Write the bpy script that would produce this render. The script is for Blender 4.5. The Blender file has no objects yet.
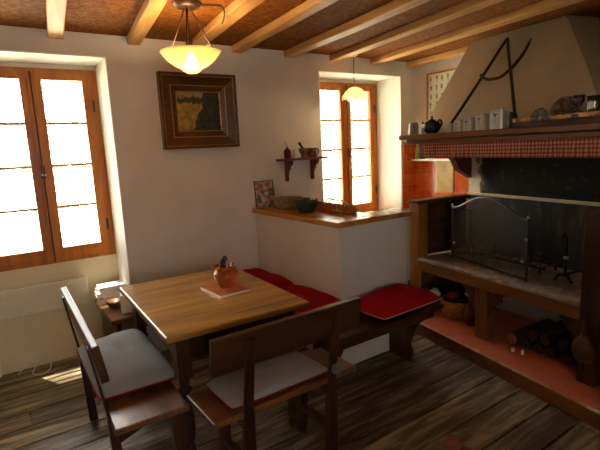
import bpy, math, random
from math import sin, cos, pi, radians as R
from mathutils import Vector, Matrix, Euler
random.seed(7)
sc = bpy.context.scene
COL = sc.collection

# ------------------------------------------------------------------ materials
def new_mat(name):
    m = bpy.data.materials.new(name); m.use_nodes = True
    nt = m.node_tree; nt.nodes.clear()
    out = nt.nodes.new('ShaderNodeOutputMaterial'); b = nt.nodes.new('ShaderNodeBsdfPrincipled')
    nt.links.new(b.outputs[0], out.inputs[0])
    return m, nt, b
def node(nt, t, ins=None, **kw):
    n = nt.nodes.new(t)
    for k, v in kw.items(): setattr(n, k, v)
    for k, v in (ins or {}).items(): n.inputs[k].default_value = v
    return n
def coords(nt, scale=(1,1,1), src='Object', rot=(0,0,0)):
    tc = node(nt, 'ShaderNodeTexCoord'); mp = node(nt, 'ShaderNodeMapping')
    mp.inputs['Scale'].default_value = scale; mp.inputs['Rotation'].default_value = rot
    nt.links.new(tc.outputs[src], mp.inputs[0]); return mp.outputs[0]
def c4(c): return (c[0], c[1], c[2], 1)
def noise(nt, vec, scale, detail=4, rough=.55, dist=0):
    n = node(nt, 'ShaderNodeTexNoise', {'Scale': scale, 'Detail': detail, 'Roughness': rough, 'Distortion': dist})
    nt.links.new(vec, n.inputs['Vector']); return n.outputs[0]
def ramp(nt, fac, stops):
    r = node(nt, 'ShaderNodeValToRGB'); e = r.color_ramp.elements
    while len(e) < len(stops): e.new(.5)
    for i, (p, c) in enumerate(stops): e[i].position = p; e[i].color = c4(c)
    nt.links.new(fac, r.inputs[0]); return r.outputs[0]
def mix(nt, fac, a, b, mode='MIX'):
    m = node(nt, 'ShaderNodeMix', data_type='RGBA', blend_type=mode)
    for s, v in ((0, fac), (6, a), (7, b)):
        if isinstance(v, (int, float)): m.inputs[s].default_value = v
        elif isinstance(v, tuple): m.inputs[s].default_value = c4(v)
        else: nt.links.new(v, m.inputs[s])
    return m.outputs[2]
def mth(nt, op, a, b=0.0, c=None):
    m = node(nt, 'ShaderNodeMath', operation=op)
    for i, v in enumerate((a, b) if c is None else (a, b, c)):
        if isinstance(v, (int, float)): m.inputs[i].default_value = v
        else: nt.links.new(v, m.inputs[i])
    return m.outputs[0]
def bump(nt, b, h, strength=.3, dist=.01):
    n = node(nt, 'ShaderNodeBump', {'Strength': strength, 'Distance': dist})
    nt.links.new(h, n.inputs['Height']); nt.links.new(n.outputs[0], b.inputs['Normal'])
def plain(name, col, rough=.5, metal=0, var=.12, scale=9, bmp=0, spec=.5, coat=0):
    m, nt, b = new_mat(name)
    v = coords(nt); f = noise(nt, v, scale)
    lo = tuple(max(0, c*(1-var*1.6)) for c in col); hi = tuple(min(1, c*(1+var*1.6)) for c in col)
    nt.links.new(ramp(nt, f, [(.3, lo), (.7, hi)]), b.inputs['Base Color'])
    b.inputs['Roughness'].default_value = rough; b.inputs['Metallic'].default_value = metal
    b.inputs['Specular IOR Level'].default_value = spec; b.inputs['Coat Weight'].default_value = coat
    if bmp: bump(nt, b, noise(nt, v, scale*6), bmp, .004)
    return m
def wood(name, dark, light, axis='y', rough=.4, scale=1.0, coat=0, knots=True, bmp=.15, island=.0):
    m, nt, b = new_mat(name)
    s = {'x': (1.2, 14, 14), 'y': (14, 1.2, 14), 'z': (14, 14, 1.2)}[axis]
    v = coords(nt, tuple(k*scale for k in s))
    g = noise(nt, v, 1.3, 6, .65, .6)
    v2 = coords(nt, tuple((k*.22+.6)*scale for k in s)); big = noise(nt, v2, 1.1, 3, .5, .8)
    f = mth(nt, 'ADD', mth(nt, 'MULTIPLY', g, .6), mth(nt, 'MULTIPLY', big, .4))
    col = ramp(nt, f, [(.34, dark), (.5, tuple((a+c)/2 for a, c in zip(dark, light))), (.66, light)])
    if knots:
        kn = noise(nt, coords(nt, tuple((k*.28+1.4)*scale for k in s)), 1.6, 2)
        kf = ramp(nt, kn, [(.66, (0,0,0)), (.74, (1,1,1))])
        col = mix(nt, mth(nt, 'MULTIPLY', kf, .6), col, tuple(k*.45 for k in dark))
    if island:
        geo = node(nt, 'ShaderNodeNewGeometry')
        iv = mth(nt, 'ADD', mth(nt, 'MULTIPLY', geo.outputs['Random Per Island'], island), 1-island/2)
        hs = node(nt, 'ShaderNodeHueSaturation'); nt.links.new(col, hs.inputs['Color']); nt.links.new(iv, hs.inputs['Value'])
        col = hs.outputs[0]
    nt.links.new(col, b.inputs['Base Color'])
    b.inputs['Roughness'].default_value = rough; b.inputs['Coat Weight'].default_value = coat*.5; b.inputs['Coat Roughness'].default_value = .2; b.inputs['Specular IOR Level'].default_value = .3
    bump(nt, b, g, bmp, .004)
    return m
def fabric(name, col, col2=None, scale=220, rough=.9):
    m, nt, b = new_mat(name); v = coords(nt)
    w = noise(nt, v, scale, 2); f = noise(nt, v, 6, 3)
    nt.links.new(mix(nt, mth(nt, 'MULTIPLY', f, .7), col, col2 or tuple(c*.8 for c in col)), b.inputs['Base Color'])
    b.inputs['Roughness'].default_value = rough; b.inputs['Specular IOR Level'].default_value = .12
    bump(nt, b, w, .25, .002)
    return m
def plaster(name, col, stain=.1, seed=0):
    m, nt, b = new_mat(name); v = coords(nt, src='Object')
    f = noise(nt, v, 2.2+seed, 5, .6); g = noise(nt, v, 38, 3)
    lo = tuple(c*(1-stain) for c in col)
    nt.links.new(ramp(nt, f, [(.35, lo), (.65, col)]), b.inputs['Base Color'])
    b.inputs['Roughness'].default_value = .85; b.inputs['Specular IOR Level'].default_value = .25
    h = mth(nt, 'ADD', mth(nt, 'MULTIPLY', g, .35), noise(nt, v, 7, 3))
    bump(nt, b, h, .28, .012)
    return m

M = {}
M['plaster'] = plaster('plaster', (.70, .635, .56))
M['plaster_cream'] = plaster('plaster_cream', (.76, .64, .42), .08)
M['plaster_lit'] = plaster('plaster_lit', (.88, .85, .76), .04)  # lighter plaster; the brightness of the window reveals is put into it
M['plaster_grey'] = plaster('plaster_grey', (.50, .50, .50), .1)
M['hood'] = plaster('hood_plaster', (.62, .53, .38), .14, 1)
M['beam'] = wood('beam_wood', (.40, .18, .05), (.74, .43, .15), 'y', .5, .8)
M['win'] = wood('window_wood', (.32, .088, .009), (.60, .205, .024), 'z', .35, 1, .2, False)
M['winx'] = wood('window_wood_cross', (.32, .088, .009), (.60, .205, .024), 'x', .35, 1, .2, False)
M['table'] = wood('table_wood', (.19, .072, .008), (.68, .37, .068), 'x', .30, .75, .35)
M['dark_y'] = wood('dark_wood_y', (.022, .007, .003), (.085, .030, .010), 'y', .33, 1, .3)
M['dark_x'] = wood('dark_wood_x', (.022, .007, .003), (.085, .030, .010), 'x', .33, 1, .3)
M['dark_z'] = wood('dark_wood_z', (.020, .007, .003), (.075, .026, .009), 'z', .33, 1, .3)
M['seat_x'] = wood('seat_wood_x', (.07, .024, .007), (.24, .105, .035), 'x', .3, 1, .35)
M['seat_y'] = wood('seat_wood_y', (.07, .024, .007), (.24, .105, .035), 'y', .3, 1, .35)
M['oak_z'] = wood('fireplace_oak_z', (.16, .055, .012), (.40, .17, .042), 'z', .42, 1, .1)
M['oak_mid'] = wood('fireplace_oak_shaded', (.09, .032, .010), (.22, .09, .026), 'z', .45, 1, .1)  # darker post oak; the middle post's shade is put into the colour
M['oak_y'] = wood('fireplace_oak_y', (.11, .038, .010), (.27, .11, .030), 'y', .42, 1, .1)
M['oak_x'] = wood('fireplace_oak_x', (.035, .013, .005), (.11, .045, .015), 'x', .5, 1, .05)
M['ledge'] = wood('ledge_wood', (.34, .12, .02), (.66, .30, .07), 'y', .22, 1, .5, False)
M['ledgex'] = wood('ledge_wood_x', (.22, .10, .03), (.45, .24, .08), 'x', .25, 1, .5, False)
M['frame'] = wood('picture_frame_wood', (.045, .016, .006), (.15, .06, .018), 'x', .3, 1.4, .3, False)
M['red_wood'] = wood('red_brown_wood', (.08, .015, .007), (.20, .042, .016), 'x', .35, 1, .3, False)
M['gilt'] = plain('gilt', (.34, .22, .07), .45, .5, .2, 30)
M['white_paint'] = plain('white_paint', (.80, .77, .68), .4, 0, .03)
M['heater'] = plain('cream_enamel', (.74, .66, .50), .5, 0, .02)
M['ceramic_white'] = plain('white_ceramic', (.62, .62, .56), .22, 0, .08, 14)
M['ceramic_dark'] = plain('dark_ceramic', (.012, .022, .022), .12, 0, .2)
M['black_iron'] = plain('black_iron', (.02, .018, .017), .45, .6, .2, 30)
M['grey_iron'] = plain('grey_iron', (.12, .12, .12), .45, .6, .2, 30)
M['steel'] = plain('steel', (.5, .5, .5), .3, .9, .1)
M['brown_metal'] = plain('brown_metal', (.06, .03, .015), .4, .5, .2)
M['terracotta'] = plain('terracotta', (.42, .085, .013), .25, 0, .25, 12, .1, .4, .15)
M['tile_orange'] = plain('orange_tile', (.52, .13, .035), .45, 0, .2, 10)
M['red_cloth'] = fabric('red_cloth', (.38, .006, .009), (.24, .004, .007))
M['red_piping'] = fabric('red_piping', (.26, .010, .014))
M['grey_cloth'] = fabric('grey_cloth', (.29, .29, .30), (.20, .20, .21))
M['pink_piping'] = fabric('pale_piping', (.55, .35, .30))
M['paper'] = plain('paper', (.82, .80, .72), .7, 0, .05)
M['wicker'] = plain('wicker', (.28, .16, .07), .7, 0, .4, 60, .5)
M['dark_wicker'] = plain('dark_wicker', (.025, .025, .022), .6, 0, .4, 60, .5)
M['orange_wicker'] = plain('orange_wicker', (.36, .11, .022), .6, 0, .35, 50, .5)
M['black_cloth'] = fabric('black_cloth', (.015, .015, .016))
M['bark'] = plain('bark', (.055, .035, .022), .9, 0, .5, 25, .8)
M['dark_end'] = plain('dark_log_end', (.07, .04, .02), .8, 0, .35, 30)  # darker brown than log_end, for all logs but the pale one
M['log_end'] = plain('log_end', (.40, .19, .07), .8, 0, .25, 30)
M['green_bamboo'] = plain('green_bamboo', (.42, .45, .10), .35, 0, .25, 20)
M['amber'] = plain('amber_glaze', (.16, .06, .02), .25, 0, .3, 15)
M['flex'] = plain('cable_white', (.75, .72, .62), .5, 0, .02)
M['shadow_lead'] = plain('dark_plastic', (.03, .03, .03), .4, 0, .1)

def soot_mat():
    m, nt, b = new_mat('sooty_wall'); tc = node(nt, 'ShaderNodeTexCoord'); sp = node(nt, 'ShaderNodeSeparateXYZ')
    nt.links.new(tc.outputs['Object'], sp.inputs[0])
    n1 = noise(nt, coords(nt, (1, 2.4, 1.2)), 3.2, 6, .65)
    n2 = noise(nt, coords(nt), 22, 5)
    # soot stain: starts about .28 m from the far end, has a ragged edge
    f = mth(nt, 'ADD', mth(nt, 'MULTIPLY', sp.outputs['Y'], 4.2), mth(nt, 'MULTIPLY', n1, 1.6))
    col = ramp(nt, f, [(.0, (.010, .009, .008)), (.08, (.02, .018, .014)), (.22, (.16, .13, .08)), (.34, (.66, .58, .42))])
    f2 = mth(nt, 'MULTIPLY', ramp(nt, n2, [(.60, (0,0,0)), (.70, (1,1,1))]), .35)
    col = mix(nt, f2, col, (.14, .10, .06))
    nt.links.new(col, b.inputs['Base Color']); b.inputs['Roughness'].default_value = .75; b.inputs['Specular IOR Level'].default_value = .2
    bump(nt, b, n2, .4, .01)
    return m
M['soot'] = soot_mat()
def soot_low():
    m, nt, b = new_mat('smoked_slab'); v = coords(nt, (1, 2.2, .8))
    n1 = noise(nt, v, 3.5, 6, .65)
    col = ramp(nt, n1, [(.40, (.014, .014, .014)), (.56, (.04, .037, .032)), (.68, (.13, .11, .085)), (.78, (.26, .21, .15))])
    nt.links.new(col, b.inputs['Base Color']); b.inputs['Roughness'].default_value = .6
    bump(nt, b, n1, .4, .01); return m
M['soot_low'] = soot_low()
def osb():
    m, nt, b = new_mat('particle_board'); v = coords(nt)
    a = noise(nt, v, 34, 5, .75); c = noise(nt, v, 3, 4)
    col = ramp(nt, a, [(.32, (.075, .020, .003)), (.5, (.22, .075, .011)), (.68, (.40, .165, .032))])
    col = mix(nt, mth(nt, 'MULTIPLY', c, .5), col, (.17, .05, .008))
    nt.links.new(col, b.inputs['Base Color']); b.inputs['Roughness'].default_value = .8; b.inputs['Specular IOR Level'].default_value = .1
    bump(nt, b, a, .5, .006); return m
M['osb'] = osb()
def floor_mat():
    m, nt, b = new_mat('old_floor_boards')
    g = noise(nt, coords(nt, (1.3, 11, 1)), 1.5, 6, .62, .7); big = noise(nt, coords(nt, (1.1, 3, 1)), 1.6, 4)
    col = ramp(nt, g, [(.36, (.045, .030, .015)), (.5, (.18, .128, .066)), (.62, (.40, .31, .18))])
    col = mix(nt, mth(nt, 'MULTIPLY', ramp(nt, big, [(.42, (0,0,0)), (.6, (1,1,1))]), .6), col, (.085, .055, .026))
    kn = ramp(nt, noise(nt, coords(nt, (4, 9, 1)), 1.5, 2), [(.70, (0,0,0)), (.78, (1,1,1))])
    col = mix(nt, mth(nt, 'MULTIPLY', kn, .75), col, (.03, .02, .01))
    geo = node(nt, 'ShaderNodeNewGeometry')
    hs = node(nt, 'ShaderNodeHueSaturation'); nt.links.new(col, hs.inputs['Color'])
    nt.links.new(mth(nt, 'ADD', mth(nt, 'MULTIPLY', geo.outputs['Random Per Island'], .75), .68), hs.inputs['Value'])
    nt.links.new(hs.outputs[0], b.inputs['Base Color'])
    rr = ramp(nt, g, [(.3, (.55,)*3), (.7, (.33,)*3)]); nt.links.new(rr, b.inputs['Roughness']); b.inputs['Specular IOR Level'].default_value = .35
    bump(nt, b, g, .35, .006); return m
M['floor'] = floor_mat()
def red_paint():
    m, nt, b = new_mat('worn_red_floor_paint'); v = coords(nt)
    a = noise(nt, v, 3.5, 6, .7); c = noise(nt, v, 30, 3)
    col = ramp(nt, a, [(.35, (.42, .09, .038)), (.6, (.62, .17, .08))])
    ch = ramp(nt, noise(nt, coords(nt, (1, 1, 1)), 9, 5, .8), [(.66, (0,0,0)), (.70, (1,1,1))])
    col = mix(nt, mth(nt, 'MULTIPLY', ch, .55), col, (.42, .33, .27))
    nt.links.new(col, b.inputs['Base Color']); b.inputs['Roughness'].default_value = .45
    bump(nt, b, c, .15, .004); return m
M['red_paint'] = red_paint()
def nosing():
    m, nt, b = new_mat('worn_step_edge'); v = coords(nt, (1, 1, 1))
    a = noise(nt, v, 5, 5, .7)
    nt.links.new(ramp(nt, a, [(.40, (.40, .15, .06)), (.55, (.48, .30, .18)), (.62, (.66, .62, .55))]), b.inputs['Base Color'])
    b.inputs['Roughness'].default_value = .4; return m
M['nosing'] = nosing()
def stone_strip():
    m, nt, b = new_mat('hearth_stone'); v = coords(nt, (1, 1, 1))
    vo = node(nt, 'ShaderNodeTexVoronoi', {'Scale': 19.0, 'Randomness': .9}); nt.links.new(v, vo.inputs['Vector'])
    sp = node(nt, 'ShaderNodeSeparateColor'); nt.links.new(vo.outputs['Color'], sp.inputs[0])
    col = ramp(nt, sp.outputs[0], [(.1, (.16, .13, .10)), (.35, (.42, .36, .27)), (.6, (.33, .11, .055)), (.8, (.16, .18, .17)), (.95, (.50, .45, .36))])
    n = noise(nt, v, 22, 5, .7); col = mix(nt, mth(nt, 'MULTIPLY', n, .75), col, (.24, .17, .12))
    nt.links.new(col, b.inputs['Base Color']); b.inputs['Roughness'].default_value = .5
    bump(nt, b, n, .5, .008); return m
M['stone'] = stone_strip()
def gingham():
    m, nt, b = new_mat('red_gingham'); tc = node(nt, 'ShaderNodeTexCoord'); sp = node(nt, 'ShaderNodeSeparateXYZ')
    nt.links.new(tc.outputs['Object'], sp.inputs[0])
    def stripe(o): return mth(nt, 'GREATER_THAN', mth(nt, 'FRACT', mth(nt, 'MULTIPLY', mth(nt, 'ADD', o, 10), 42.0)), .5)
    s = mth(nt, 'MULTIPLY', mth(nt, 'ADD', stripe(sp.outputs['Y']), stripe(sp.outputs['Z'])), .5)
    nt.links.new(ramp(nt, s, [(0, (.55, .42, .30)), (.5, (.42, .10, .06)), (1, (.27, .018, .015))]), b.inputs['Base Color'])
    b.inputs['Roughness'].default_value = .9; return m
M['gingham'] = gingham()
def tiles():
    m, nt, b = new_mat('glazed_orange_wall_tiles'); tc = node(nt, 'ShaderNodeTexCoord'); sp = node(nt, 'ShaderNodeSeparateXYZ')
    nt.links.new(tc.outputs['Object'], sp.inputs[0])
    def line(o): return mth(nt, 'LESS_THAN', mth(nt, 'FRACT', mth(nt, 'MULTIPLY', mth(nt, 'ADD', o, 10), 6.667)), .035)
    sxy = mth(nt, 'ADD', sp.outputs['X'], sp.outputs['Y'])
    l = mth(nt, 'MAXIMUM', line(sxy), line(sp.outputs['Z']))
    n = noise(nt, coords(nt), 8, 4)
    col = ramp(nt, n, [(.3, (.50, .07, .012)), (.7, (.85, .20, .035))])
    col = mix(nt, l, col, (.30, .06, .02))
    nt.links.new(col, b.inputs['Base Color']); b.inputs['Roughness'].default_value = .12; b.inputs['Coat Weight'].default_value = .4
    bump(nt, b, mth(nt, 'ADD', mth(nt, 'MULTIPLY', l, -1.0), mth(nt, 'MULTIPLY', n, .8)), .3, .004); return m
M['tiles'] = tiles()
def painting():
    m, nt, b = new_mat('landscape_painting'); tc = node(nt, 'ShaderNodeTexCoord'); sp = node(nt, 'ShaderNodeSeparateXYZ')
    nt.links.new(tc.outputs['Object'], sp.inputs[0]); x, z = sp.outputs['X'], sp.outputs['Z']
    n = noise(nt, coords(nt), 16, 5, .7); n2 = noise(nt, coords(nt, (1, 1, 1)), 5, 4)
    sky = mth(nt, 'GREATER_THAN', mth(nt, 'ADD', z, mth(nt, 'MULTIPLY', n, -.16)), .0)
    land = ramp(nt, n, [(.35, (.16, .10, .02)), (.5, (.33, .21, .035)), (.65, (.42, .29, .07))])
    col = mix(nt, sky, land, (.36, .27, .12))
    band = mth(nt, 'LESS_THAN', mth(nt, 'ABSOLUTE', mth(nt, 'ADD', z, mth(nt, 'MULTIPLY', n, -.17))), .026)
    col = mix(nt, band, col, (.05, .06, .025))
    tr = mth(nt, 'GREATER_THAN', mth(nt, 'ADD', mth(nt, 'ADD', x, mth(nt, 'MULTIPLY', n2, .22)), mth(nt, 'MULTIPLY', z, -.25)), .125)
    dk = ramp(nt, n, [(.4, (.02, .022, .014)), (.55, (.05, .06, .04)), (.68, (.07, .10, .11))])
    col = mix(nt, tr, col, dk)
    nt.links.new(col, b.inputs['Base Color']); b.inputs['Roughness'].default_value = .35; return m
M['painting'] = painting()
def cover(name, a, b_, c, scale):
    m, nt, b = new_mat(name); v = coords(nt)
    vo = node(nt, 'ShaderNodeTexVoronoi', {'Scale': scale}); nt.links.new(v, vo.inputs['Vector'])
    sp = node(nt, 'ShaderNodeSeparateColor'); nt.links.new(vo.outputs['Color'], sp.inputs[0])
    nt.links.new(ramp(nt, sp.outputs[0], [(.2, a), (.5, b_), (.8, c)]), b.inputs['Base Color'])
    b.inputs['Roughness'].default_value = .3; return m
M['postcard'] = cover('printed_picture', (.10, .08, .05), (.50, .42, .36), (.34, .08, .05), 34)
M['plate_glaze'] = cover('patterned_plate', (.22, .20, .18), (.06, .05, .055), (.14, .05, .04), 46)
M['plate_glaze2'] = cover('patterned_plate_blue', (.22, .24, .26), (.05, .06, .08), (.10, .11, .12), 60)
M['tray_print'] = cover('yellow_printed_box', (.62, .30, .015), (.45, .15, .01), (.035, .02, .01), 38)
M['tile_reflection'] = cover('olive_window_reflection', (.52, .40, .11), (.60, .46, .16), (.50, .30, .08), 12)  # olive tones painted for the window's reflection in the glazed tiles

def glass(name, col=(1,1,1), gl=.06, rough=.02):
    m, nt, b = new_mat(name); nt.nodes.remove(b); out = [n for n in nt.nodes if n.type == 'OUTPUT_MATERIAL'][0]
    t = node(nt, 'ShaderNodeBsdfTransparent'); t.inputs[0].default_value = c4(col)
    g = node(nt, 'ShaderNodeBsdfGlossy'); g.inputs['Roughness'].default_value = rough
    mx = node(nt, 'ShaderNodeMixShader')
    fr = node(nt, 'ShaderNodeFresnel', {'IOR': 1.45})
    nt.links.new(mth(nt, 'ADD', mth(nt, 'MULTIPLY', fr.outputs[0], .8), gl-.03), mx.inputs[0])
    nt.links.new(t.outputs[0], mx.inputs[1]); nt.links.new(g.outputs[0], mx.inputs[2]); nt.links.new(mx.outputs[0], out.inputs[0])
    return m
M['pane'] = glass('window_glass', (.97, .98, .97))
M['drink_glass'] = glass('clear_glassware', (.80, .78, .74), .22, .05)
M['pink_glass'] = plain('pinkish_frosted_glass', (.34, .28, .25), .25, 0, .1)
M['green_glass'] = glass('green_glass', (.35, .50, .25), .2, .05)
def mesh_screen():
    m, nt, b = new_mat('fine_black_wire_mesh'); out = [n for n in nt.nodes if n.type == 'OUTPUT_MATERIAL'][0]
    b.inputs['Base Color'].default_value = (.10, .105, .11, 1); b.inputs['Roughness'].default_value = .4; b.inputs['Metallic'].default_value = .6
    t = node(nt, 'ShaderNodeBsdfTransparent'); mx = node(nt, 'ShaderNodeMixShader')
    mx.inputs[0].default_value = .70; nt.links.new(t.outputs[0], mx.inputs[1]); nt.links.new(b.outputs[0], mx.inputs[2]); nt.links.new(mx.outputs[0], out.inputs[0])
    return m
M['mesh'] = mesh_screen()
def lamp_glass(name, col, e, transl=.6):
    m, nt, b = new_mat(name)
    v = coords(nt); n = noise(nt, v, 14, 4, .6)
    nt.links.new(ramp(nt, n, [(.3, tuple(c*.8 for c in col)), (.7, col)]), b.inputs['Base Color'])
    b.inputs['Roughness'].default_value = .3
    out = [x for x in nt.nodes if x.type == 'OUTPUT_MATERIAL'][0]
    t = node(nt, 'ShaderNodeBsdfTranslucent'); t.inputs[0].default_value = c4(col)
    mx = node(nt, 'ShaderNodeMixShader'); mx.inputs[0].default_value = transl
    nt.links.new(b.outputs[0], mx.inputs[1]); nt.links.new(t.outputs[0], mx.inputs[2]); nt.links.new(mx.outputs[0], out.inputs[0])
    b.inputs['Emission Color'].default_value = c4(col); b.inputs['Emission Strength'].default_value = e
    return m
M['alabaster'] = lamp_glass('alabaster_glass', (.62, .46, .26), .0, .6)
def see_through(m, a):
    nt = m.node_tree; out = [n for n in nt.nodes if n.type == 'OUTPUT_MATERIAL'][0]; src = out.inputs[0].links[0].from_socket
    t = nt.nodes.new('ShaderNodeBsdfTransparent'); t.inputs[0].default_value = (1, .86, .62, 1); mx = nt.nodes.new('ShaderNodeMixShader'); mx.inputs[0].default_value = a
    nt.links.new(src, mx.inputs[1]); nt.links.new(t.outputs[0], mx.inputs[2]); nt.links.new(mx.outputs[0], out.inputs[0])
see_through(M['alabaster'], .30)
M['frill_glass'] = lamp_glass('frilled_glass', (1, .82, .50), .25)
def emit(name, col, s):
    m, nt, b = new_mat(name); b.inputs['Base Color'].default_value = c4(col)
    b.inputs['Emission Color'].default_value = c4(col); b.inputs['Emission Strength'].default_value = s; return m
M['bulb'] = emit('lit_bulb', (1, .74, .36), 60)
M['bulb2'] = emit('lit_bulb_small', (1, .80, .45), 12)
def leaf():
    m, nt, b = new_mat('tree_leaf'); geo = node(nt, 'ShaderNodeNewGeometry')
    nt.links.new(ramp(nt, geo.outputs['Random Per Island'], [(0, (.06, .078, .062)), (1, (.20, .23, .18))]), b.inputs['Base Color'])
    b.inputs['Roughness'].default_value = .5; return m
M['leaf'] = leaf()
M['pale_bark'] = plain('pale_bark', (.22, .22, .20), .9, 0, .3, 12)
M['grass'] = plain('meadow', (.50, .50, .40), .9, 0, .2, 1)

# ------------------------------------------------------------------ mesh building
class MB:
    def __init__(s): s.v = []; s.f = []; s.sm = []
    def add(s, vs, fs, smooth=False):
        o = len(s.v); s.v += [Vector(v) for v in vs]
        for f in fs: s.f.append([i+o for i in f]); s.sm.append(smooth)
        return s
    def box(s, x0, x1, y0, y1, z0, z1, mat=None):
        vs = [Vector((x, y, z)) for z in (z0, z1) for y in (y0, y1) for x in (x0, x1)]
        if mat: vs = [mat @ v for v in vs]
        return s.add(vs, [(0,2,3,1), (4,5,7,6), (0,1,5,4), (2,6,7,3), (0,4,6,2), (1,3,7,5)])
    def loft(s, rings, closed=True, cap=True, smooth=True):
        n = len(rings[0]); vs = [p for r in rings for p in r]; fs = []
        for i in range(len(rings)-1):
            for j in range(n if closed else n-1):
                k = (j+1) % n; fs.append((i*n+j, i*n+k, (i+1)*n+k, (i+1)*n+j))
        s.add(vs, fs, smooth)
        if cap and closed:
            s.add(rings[0], [tuple(range(n))[::-1]]); s.add(rings[-1], [tuple(range(n))])
        return s
    def tube(s, pts, r, n=10, closed=False, cap=True):
        pts = [Vector(p) for p in pts]; m = len(pts); rings = []
        rr = r if isinstance(r, (list, tuple)) else [r]*m
        prev = None
        for i, p in enumerate(pts):
            a = pts[(i-1) % m] if (closed or i > 0) else p; b = pts[(i+1) % m] if (closed or i < m-1) else p
            t = (b-a).normalized()
            u = (prev - t*prev.dot(t)) if prev else (t.cross(Vector((0,0,1))) if abs(t.z) < .9 else t.cross(Vector((1,0,0))))
            u.normalize(); prev = u; w = t.cross(u)
            rings.append([p + (u*cos(2*pi*k/n) + w*sin(2*pi*k/n))*rr[i] for k in range(n)])
        if closed: rings.append(rings[0])
        return s.loft(rings, True, cap and not closed)
    def lathe(s, prof, c=(0,0,0), n=24, mat=None, cap=True):
        rings = [[Vector((r*cos(2*pi*k/n), r*sin(2*pi*k/n), z)) for k in range(n)] for r, z in prof]
        if mat: rings = [[mat @ p for p in r] for r in rings]
        rings = [[p+Vector(c) for p in r] for r in rings]
        return s.loft(rings, True, cap)
    def prism(s, pts, axis, a, b):      # outline in the two other axes, extruded along axis
        def P(p, d): return {'x': (d, p[0], p[1]), 'y': (p[0], d, p[1]), 'z': (p[0], p[1], d)}[axis]
        n = len(pts); vs = [P(p, a) for p in pts] + [P(p, b) for p in pts]
        return s.add(vs, [tuple(range(n)), tuple(range(2*n-1, n-1, -1))] + [(i, i+n, (i+1) % n+n, (i+1) % n) for i in range(n)])
    def build(s, name, mat, parent=None, loc=None, rot=None, world=False, bevel=0, sub=0, kind=None, label=None, origin=None, solid=0):
        me = bpy.data.meshes.new(name); vs = s.v
        if world and parent is not None:
            inv = wmat(parent).inverted(); vs = [inv @ v for v in vs]
        if origin is not None: vs = [v - Vector(origin) for v in vs]; loc = origin
        me.from_pydata([tuple(v) for v in vs], [], s.f)
        for p, q in zip(me.polygons, s.sm): p.use_smooth = q
        import bmesh
        bm = bmesh.new(); bm.from_mesh(me); bmesh.ops.recalc_face_normals(bm, faces=bm.faces); bm.to_mesh(me); bm.free()
        me.materials.append(mat)
        o = bpy.data.objects.new(name, me); COL.objects.link(o)
        if parent is not None: o.parent = parent
        if loc is not None: o.location = loc
        if rot is not None: o.rotation_euler = rot
        if solid:
            q = o.modifiers.new('thickness', 'SOLIDIFY'); q.thickness = solid; q.offset = -1
        if bevel:
            q = o.modifiers.new('soft_edges', 'BEVEL'); q.width = bevel; q.segments = 2; q.limit_method = 'ANGLE'; q.angle_limit = R(40)
        if sub:
            q = o.modifiers.new('smooth', 'SUBSURF'); q.levels = sub; q.render_levels = sub
        if kind: o['kind'] = kind
        if label: o['label'] = label
        return o
def wmat(o):
    m = Matrix.Translation(o.location) @ o.rotation_euler.to_matrix().to_4x4()
    return (wmat(o.parent) @ m) if o.parent else m
def thing(name, label, cat, loc=(0,0,0), rotz=0, group=None, rot=None):
    o = bpy.data.objects.new(name, None); COL.objects.link(o); o.empty_display_size = .05
    o.location = loc; o.rotation_euler = rot if rot else (0, 0, rotz); o['label'] = label; o['category'] = cat
    if group: o['group'] = group
    return o
def tag(o, label, cat, group=None):
    o['label'] = label; o['category'] = cat
    if group: o['group'] = group
    return o
def struct(name, mb, m, label=None, **kw):
    return mb.build(name, m, kind='structure', label=label, **kw)
def copy_tree(o, parent=None):
    c = o.copy(); COL.objects.link(c); c.parent = parent
    for ch in list(o.children): copy_tree(ch, c)
    return c

# ------------------------------------------------------------------ camera (1.6 m above the floor)
cam = bpy.data.cameras.new('camera'); co = bpy.data.objects.new('camera', cam); COL.objects.link(co)
cam.sensor_fit = 'HORIZONTAL'; cam.sensor_width = 36; cam.lens = 462/600*36; cam.clip_start = .05
h, p, r = R(34.1), R(9.6), R(2.7)
f = Vector((sin(h)*cos(p), cos(h)*cos(p), -sin(p))); rt = Vector((cos(h), -sin(h), 0)); up = rt.cross(f)
Rv = rt*cos(r) - up*sin(r); Uv = up*cos(r) + rt*sin(r)
co.matrix_world = Matrix(((Rv.x, Uv.x, -f.x, 0), (Rv.y, Uv.y, -f.y, 0), (Rv.z, Uv.z, -f.z, 1.6), (0, 0, 0, 1)))
sc.camera = co

# ------------------------------------------------------------------ room shell
XL, XR, YF, YB, CH = -1.0, 4.08, -1.7, 3.62, 2.45
YO = 4.14
b = MB()
y = YF - .1; k = 0
while y < 4.02:
    w = random.choice([.17, .2, .23, .26, .19]); cuts = [XL-.1] + sorted(random.uniform(-.6, 3.8) for _ in range(random.choice([1, 2]))) + [XR+.1]
    for x0, x1 in zip(cuts, cuts[1:]):
        dz = random.uniform(-.002, .002)
        b.box(x0+.003, x1-.003, y+.0065, min(y+w, 4.05)-.0065, -.03, dz)
    y += w
struct('floor', b, M['floor'])
fu = MB().box(XL-.1, XR+.1, YF-.1, 4.1, -.08, -.031)
struct('floor_underlay', fu, M['shadow_lead'])
struct('ceiling', MB().box(XL-.1, XR+.1, YF-.1, YO, CH, CH+.06), M['osb'])
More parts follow.
